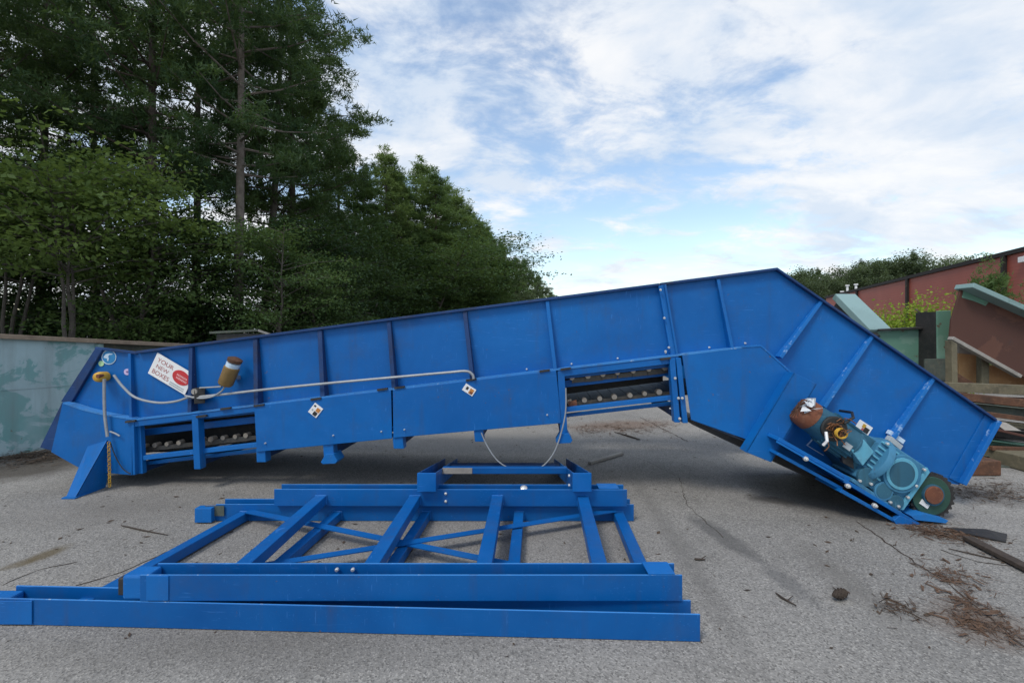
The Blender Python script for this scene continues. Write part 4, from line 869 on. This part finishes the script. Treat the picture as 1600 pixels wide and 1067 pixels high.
for kind, px, z, H, lab in (
    ('broadA', 110, 11.5, 6.0, 'leafy tree with forked pale stems leaning over the blue container'), ('broadA', 10, 12.5, 6.5, 'leafy tree overhanging the left end of the container'),
    ('broadC', 215, 13.5, 7.0, 'leafy tree with drooping boughs above the white notice'), ('broadC', 437, 14.5, 5.4, 'leafy green tree with low boughs beside the pale trunk'),
    ('broadB', 300, 16, 6.0, 'dark leafy tree left of the pale bare trunk'), ('broadB', 470, 18, 6.5, 'dark leafy tree below the tallest pine'), ('broadB', 540, 22, 7.5, 'dark leafy tree where the pines thin out'),
    ('broadC', 505, 17, 4.8, 'light green low tree just above the conveyor edge'), ('broadB', -70, 15, 6.5, 'dark leafy tree at the left picture edge'), ('broadB', 60, 17, 6.0, 'dark leafy tree filling the shade behind the container'), ('broadB', 190, 18, 6.2, 'dark leafy tree behind the drooping boughs'), ('broadC', 335, 19, 7.0, 'leafy tree behind the pale bare trunk')):
    tree(kind, px, z, H, 'broadleaf_tree', lab, 'tree', g2)
for i, (px, z, H) in enumerate(((40, 14, 2.6), (150, 15, 3.0), (240, 14.5, 2.7), (330, 17, 3.1), (400, 16, 2.8), (460, 17, 3.0), (520, 20, 3.2), (570, 22, 3.2), (-30, 16, 3), (90, 18, 3.4), (200, 19, 3.4), (280, 20, 3.4))):
    tree('shrub', px, z, H, 'shrub', 'dark shrub in the thicket along the foot of the tall pines', 'shrub', 'thicket shrubs')
g3 = 'middle distance trees'
for kind, px, z, H, lab in (
    ('pineM', 600, 33, 15.0, 'pointed young pine, tallest of the middle group'), ('pineN', 575, 31, 12.5, 'dark pine left of the pointed young pine'), ('pineN', 638, 36, 13.6, 'pine just right of the pointed young pine'),
    ('pineM', 678, 36, 14.6, 'pale wispy pine in the middle of the group'), ('broadC', 655, 33, 9.0, 'leafy tree in front of the middle pines'), ('pineM', 712, 40, 14.0, 'pine on the right shoulder of the middle group'),
    ('broadC', 700, 38, 9.5, 'leafy tree below the pine on the right shoulder'), ('pineN', 742, 46, 13.2, 'rightmost pine of the middle group'), ('broadB', 610, 28, 7.5, 'dark leafy tree below the pointed young pine'),
    ('broadC', 745, 44, 9.5, 'leafy tree below the rightmost middle pine'), ('pineN', 540, 30, 14.5, 'pine filling in beneath the tallest pine'), ('broadC', 565, 25, 6.5, 'leafy tree low at the left of the middle group'), ('pineM', 655, 38, 16.2, 'feathery pine behind the leafy tree of the middle group'), ('pineM', 698, 43, 16.0, 'feathery pine between middle and right shoulder'), ('pineN', 730, 47, 14.8, 'broad pine on the falling right slope of the group'), ('broadC', 722, 42, 12.6, 'tall leafy tree on the falling slope of the group'), ('pineM', 752, 50, 13.6, 'pointed tree at the foot of the falling slope'), ('pineM', 622, 34, 14.0, 'pale pine right beside the pointed young pine')):
    tree(kind, px, z, H, 'pine_tree' if 'pine' in kind else 'broadleaf_tree', lab, 'pine tree' if 'pine' in kind else 'tree', g3, 1.35)
far_l = ((758, 50, 13.2), (772, 53, 13.0), (788, 58, 12.8), (802, 65, 13.0), (816, 72, 12.9), (829, 80, 12.9), (841, 88, 12.6), (853, 98, 12.0), (862, 106, 11.0), (872, 112, 10.6), (880, 125, 9.5))
for i, (px, z, H) in enumerate(far_l):
    tree('pineN' if i % 2 == 0 else 'farB', px, z, H * (.97 if i % 2 else 1.02), 'pine_tree', 'tree in the distant row shrinking down to the conveyor edge', 'pine tree', 'distant tree row on the left', 1.15)
for i, (px, y, z) in enumerate(((1205, 432, 90), (1222, 424, 86), (1240, 418, 88), (1258, 419, 84), (1278, 421, 88), (1296, 424, 90), (1312, 411, 82), (1330, 406, 80), (1350, 408, 84), (1370, 404, 82), (1392, 402, 84), (1412, 397, 80), (1432, 395, 78), (1452, 393, 80), (1472, 396, 82), (1490, 408, 86), (1380, 425, 76), (1300, 432, 78), (1250, 432, 78))):
    tree('farA' if i % 4 else 'farB', px, z, EYE + (HOR - y) / FPX * z, 'broadleaf_tree', 'tree in the distant row behind the red building', 'tree', 'distant tree row on the right', .85)
tree('bush', 1412, 10.0, EYE + (520 - 476) / FPX * 10, 'bush', 'bright yellow green bush sprouting behind the green panel', 'bush', None, .85)
tree('bush', 1474, 9.6, EYE + (520 - 486) / FPX * 9.6, 'bush', 'small bright green bush tip between post and rusty hopper', 'bush', None, .7)
tree('cedar', 1566, 12.0, EYE + (520 - 432) / FPX * 12, 'young_conifer', 'small green conifer in front of the red wall above the hopper', 'conifer', None, .9)

# ------------------------------------------------------------------ litter on the asphalt
def straw(cpts, count, spread, name, label, mat='straw', ln=.075, seed=1, hgt=.006):
    r = rng(seed); count = int(count * 1.5); cs = np.array([tuple(G(*c_)) for c_ in cpts]); sp_ = spread * (0.7 + 1.6 * r.uniform(0, 1, count) ** 4)
    P = cs[r.integers(0, len(cs), count)] + np.column_stack([r.normal(size=count) * sp_, r.normal(size=count) * sp_, np.abs(r.normal(size=count)) * hgt + .003])
    an = r.uniform(0, 6.283, count); d = np.column_stack([np.cos(an), np.sin(an), r.normal(size=count) * .05]); s = np.column_stack([-np.sin(an), np.cos(an), r.normal(size=count) * .2]); L = ln * r.uniform(.3, 1.2, (count, 1)); w = np.where(r.uniform(0, 1, (count, 1)) < .12, .009, .0024)
    v = np.stack([P - s * w, P + s * w, P + d * L + s * w * .5, P + d * L - s * w * .5], axis=1).reshape(-1, 3); v[:, 2] = np.maximum(v[:, 2], .002)
    return tag(link(name, npmesh(name, v, np.arange(len(v)).reshape(-1, 4), mat)), label, 'pine straw', None, 'stuff')
straw([(1550, 985), (1535, 970), (1515, 975), (1575, 985), (1525, 950), (1510, 940)], 260, .075, 'pine_straw', 'clump of reddish pine straw at the lower right', seed=1)
straw([(1400, 945), (1410, 950), (1390, 950)], 60, .045, 'pine_straw', 'small tuft of pine straw right of the pine cone', 'strawdark', seed=2)
straw([(1430, 826), (1460, 828), (1490, 832), (1510, 836), (1450, 832), (1480, 838)], 420, .08, 'pine_straw', 'drift of pine straw beneath the sprocket', seed=3)
straw([(1490, 905), (1500, 895), (1480, 900)], 120, .08, 'pine_straw', 'thin scatter of straw near the right edge', seed=4)
straw([(-20, 722), (20, 716), (50, 711), (85, 708), (110, 712), (60, 720)], 1500, .16, 'leaf_drift', 'dark drift of leaves along the foot of the container', 'strawdark', .09, 6, .03)
straw([(1490, 765), (1530, 768), (1570, 762), (1510, 775), (1590, 775)], 500, .16, 'leaf_drift', 'dark leaf drift on the ground in front of the beam stack', 'strawdark', .09, 7, .02)
straw([(960, 668), (1000, 672), (920, 672), (1030, 664)], 500, .22, 'pine_straw', 'reddish straw scattered behind the conveyor under the long opening', 'straw', .10, 8, .01)
r_ = rng(21); cnt = 3200
xs = r_.uniform(-7, 8, cnt); ys = r_.uniform(2.1, 12, cnt); Pl = np.column_stack([xs, ys, np.full(cnt, .004)]); an = r_.uniform(0, 6.283, cnt); L = (.006 + .028 * r_.uniform(0, 1, cnt) ** 4)[:, None]; w = L * r_.uniform(.12, .6, (cnt, 1))
d = np.column_stack([np.cos(an), np.sin(an), r_.uniform(0, .2, cnt)]); s = np.column_stack([-np.sin(an), np.cos(an), r_.uniform(-.1, .3, cnt)])
v = np.stack([Pl - d * L, Pl + s * w, Pl + d * L, Pl - s * w], axis=1).reshape(-1, 3); v[:, 2] = np.maximum(v[:, 2], .003)
tag(link('leaf_litter', npmesh('leaf_litter', v, np.arange(len(v)).reshape(-1, 4), 'strawdark')), 'scattered bits of dead leaf and grit on the asphalt', 'leaf litter', None, 'stuff')
rr = random.Random(9)
def stick(p0, p1, rad, label, name='stick', mat='twig', cat='stick'):
    a, c2 = G(*p0), G(*p1); a.z = c2.z = rad + .002; mid_ = a.lerp(c2, .5) + Vector((rr.uniform(-.02, .02), rr.uniform(-.02, .02), 0)); m = MB(); m.tube([a, a.lerp(mid_, .6), mid_, c2], [rad * .6, rad, rad, rad * .5], 6)
    q = a.lerp(c2, .6); m.tube([q, q + Vector((.05, .03, .01))], [rad * .5, rad * .3], 5)
    return tag(m.build(name, mat, None, 0, True), label, cat)
stick((189, 822), (262, 837), .006, 'thin dark twig on the asphalt left of the frames'); stick((1212, 928), (1244, 948), .007, 'curved dark twig near the lower grey tar stain')
stick((1085, 875), (1102, 876), .008, 'tiny dark twig just right of the frame end')
stick((1482, 858), (1596, 884), .005, 'long thin twig curving toward the right edge'); stick((1000, 688), (960, 676), .012, 'weathered stick on the ground behind the conveyor')
a, c2 = G(921, 723, .02), G(972, 708, .02); tag(MB().bar(a, c2, .05, .03).build('steel_bar', 'palebeam', None, .004), 'loose grey steel bar on the ground right of the small leaning frame', 'bar')
# rubber strip and bent plank at the right
a, c2 = G(1484, 826, .02), G(1574, 838, .02); m = MB(); m.add([G(1480, 824, .012), G(1540, 826, .03), G(1574, 834, .012), G(1572, 846, .012), G(1535, 838, .02), G(1500, 831, .012)], [(0, 1, 2, 3, 4, 5)]); o = m.build('rubber_strip', 'darksteel'); sm = o.modifiers.new('thick', 'SOLIDIFY'); sm.thickness = .008
tag(o, 'torn black rubber strip lying right of the sprocket', 'rubber strip')
a, c2 = G(1512, 840, .03), G(1640, 905, .03); tag(MB().bar(a, c2, .075, .03).build('plank', 'twig', None, .004), 'narrow dark plank running off the right edge', 'plank')
# pine cone
pc = MB(); c0_ = G(1310, 927, .035); rc = random.Random(4)
for ring in range(7):
    for k in range(9):
        an = 2 * math.pi * (k + ring * .5) / 9; t = (ring - 3) / 3.5; rad = .025 * math.sqrt(max(.1, 1 - t * t)); axp = Vector((.05 * t, .02 * t, 0)); e = Vector((-.3 * math.cos(an), math.cos(an), math.sin(an))).normalized()
        b_ = c0_ + axp + e * rad * .6; tp_ = c0_ + axp + e * rad * 1.25 + Vector((.012, 0, 0)); sd = Vector((.0, -math.sin(an), math.cos(an))) * .011; pc.add([b_ - sd, b_ + sd, tp_ + sd * .6, tp_ - sd * .6], [(0, 1, 2, 3)])
pc.lathe(c0_ - Vector((.045, .018, 0)), Vector((1, .4, 0)), [(0, .008), (.03, .018), (.06, .019), (.09, .008)], 10)
tag(pc.build('pine_cone', 'twig'), 'dark pine cone on the asphalt right of the tar stains', 'pine cone')
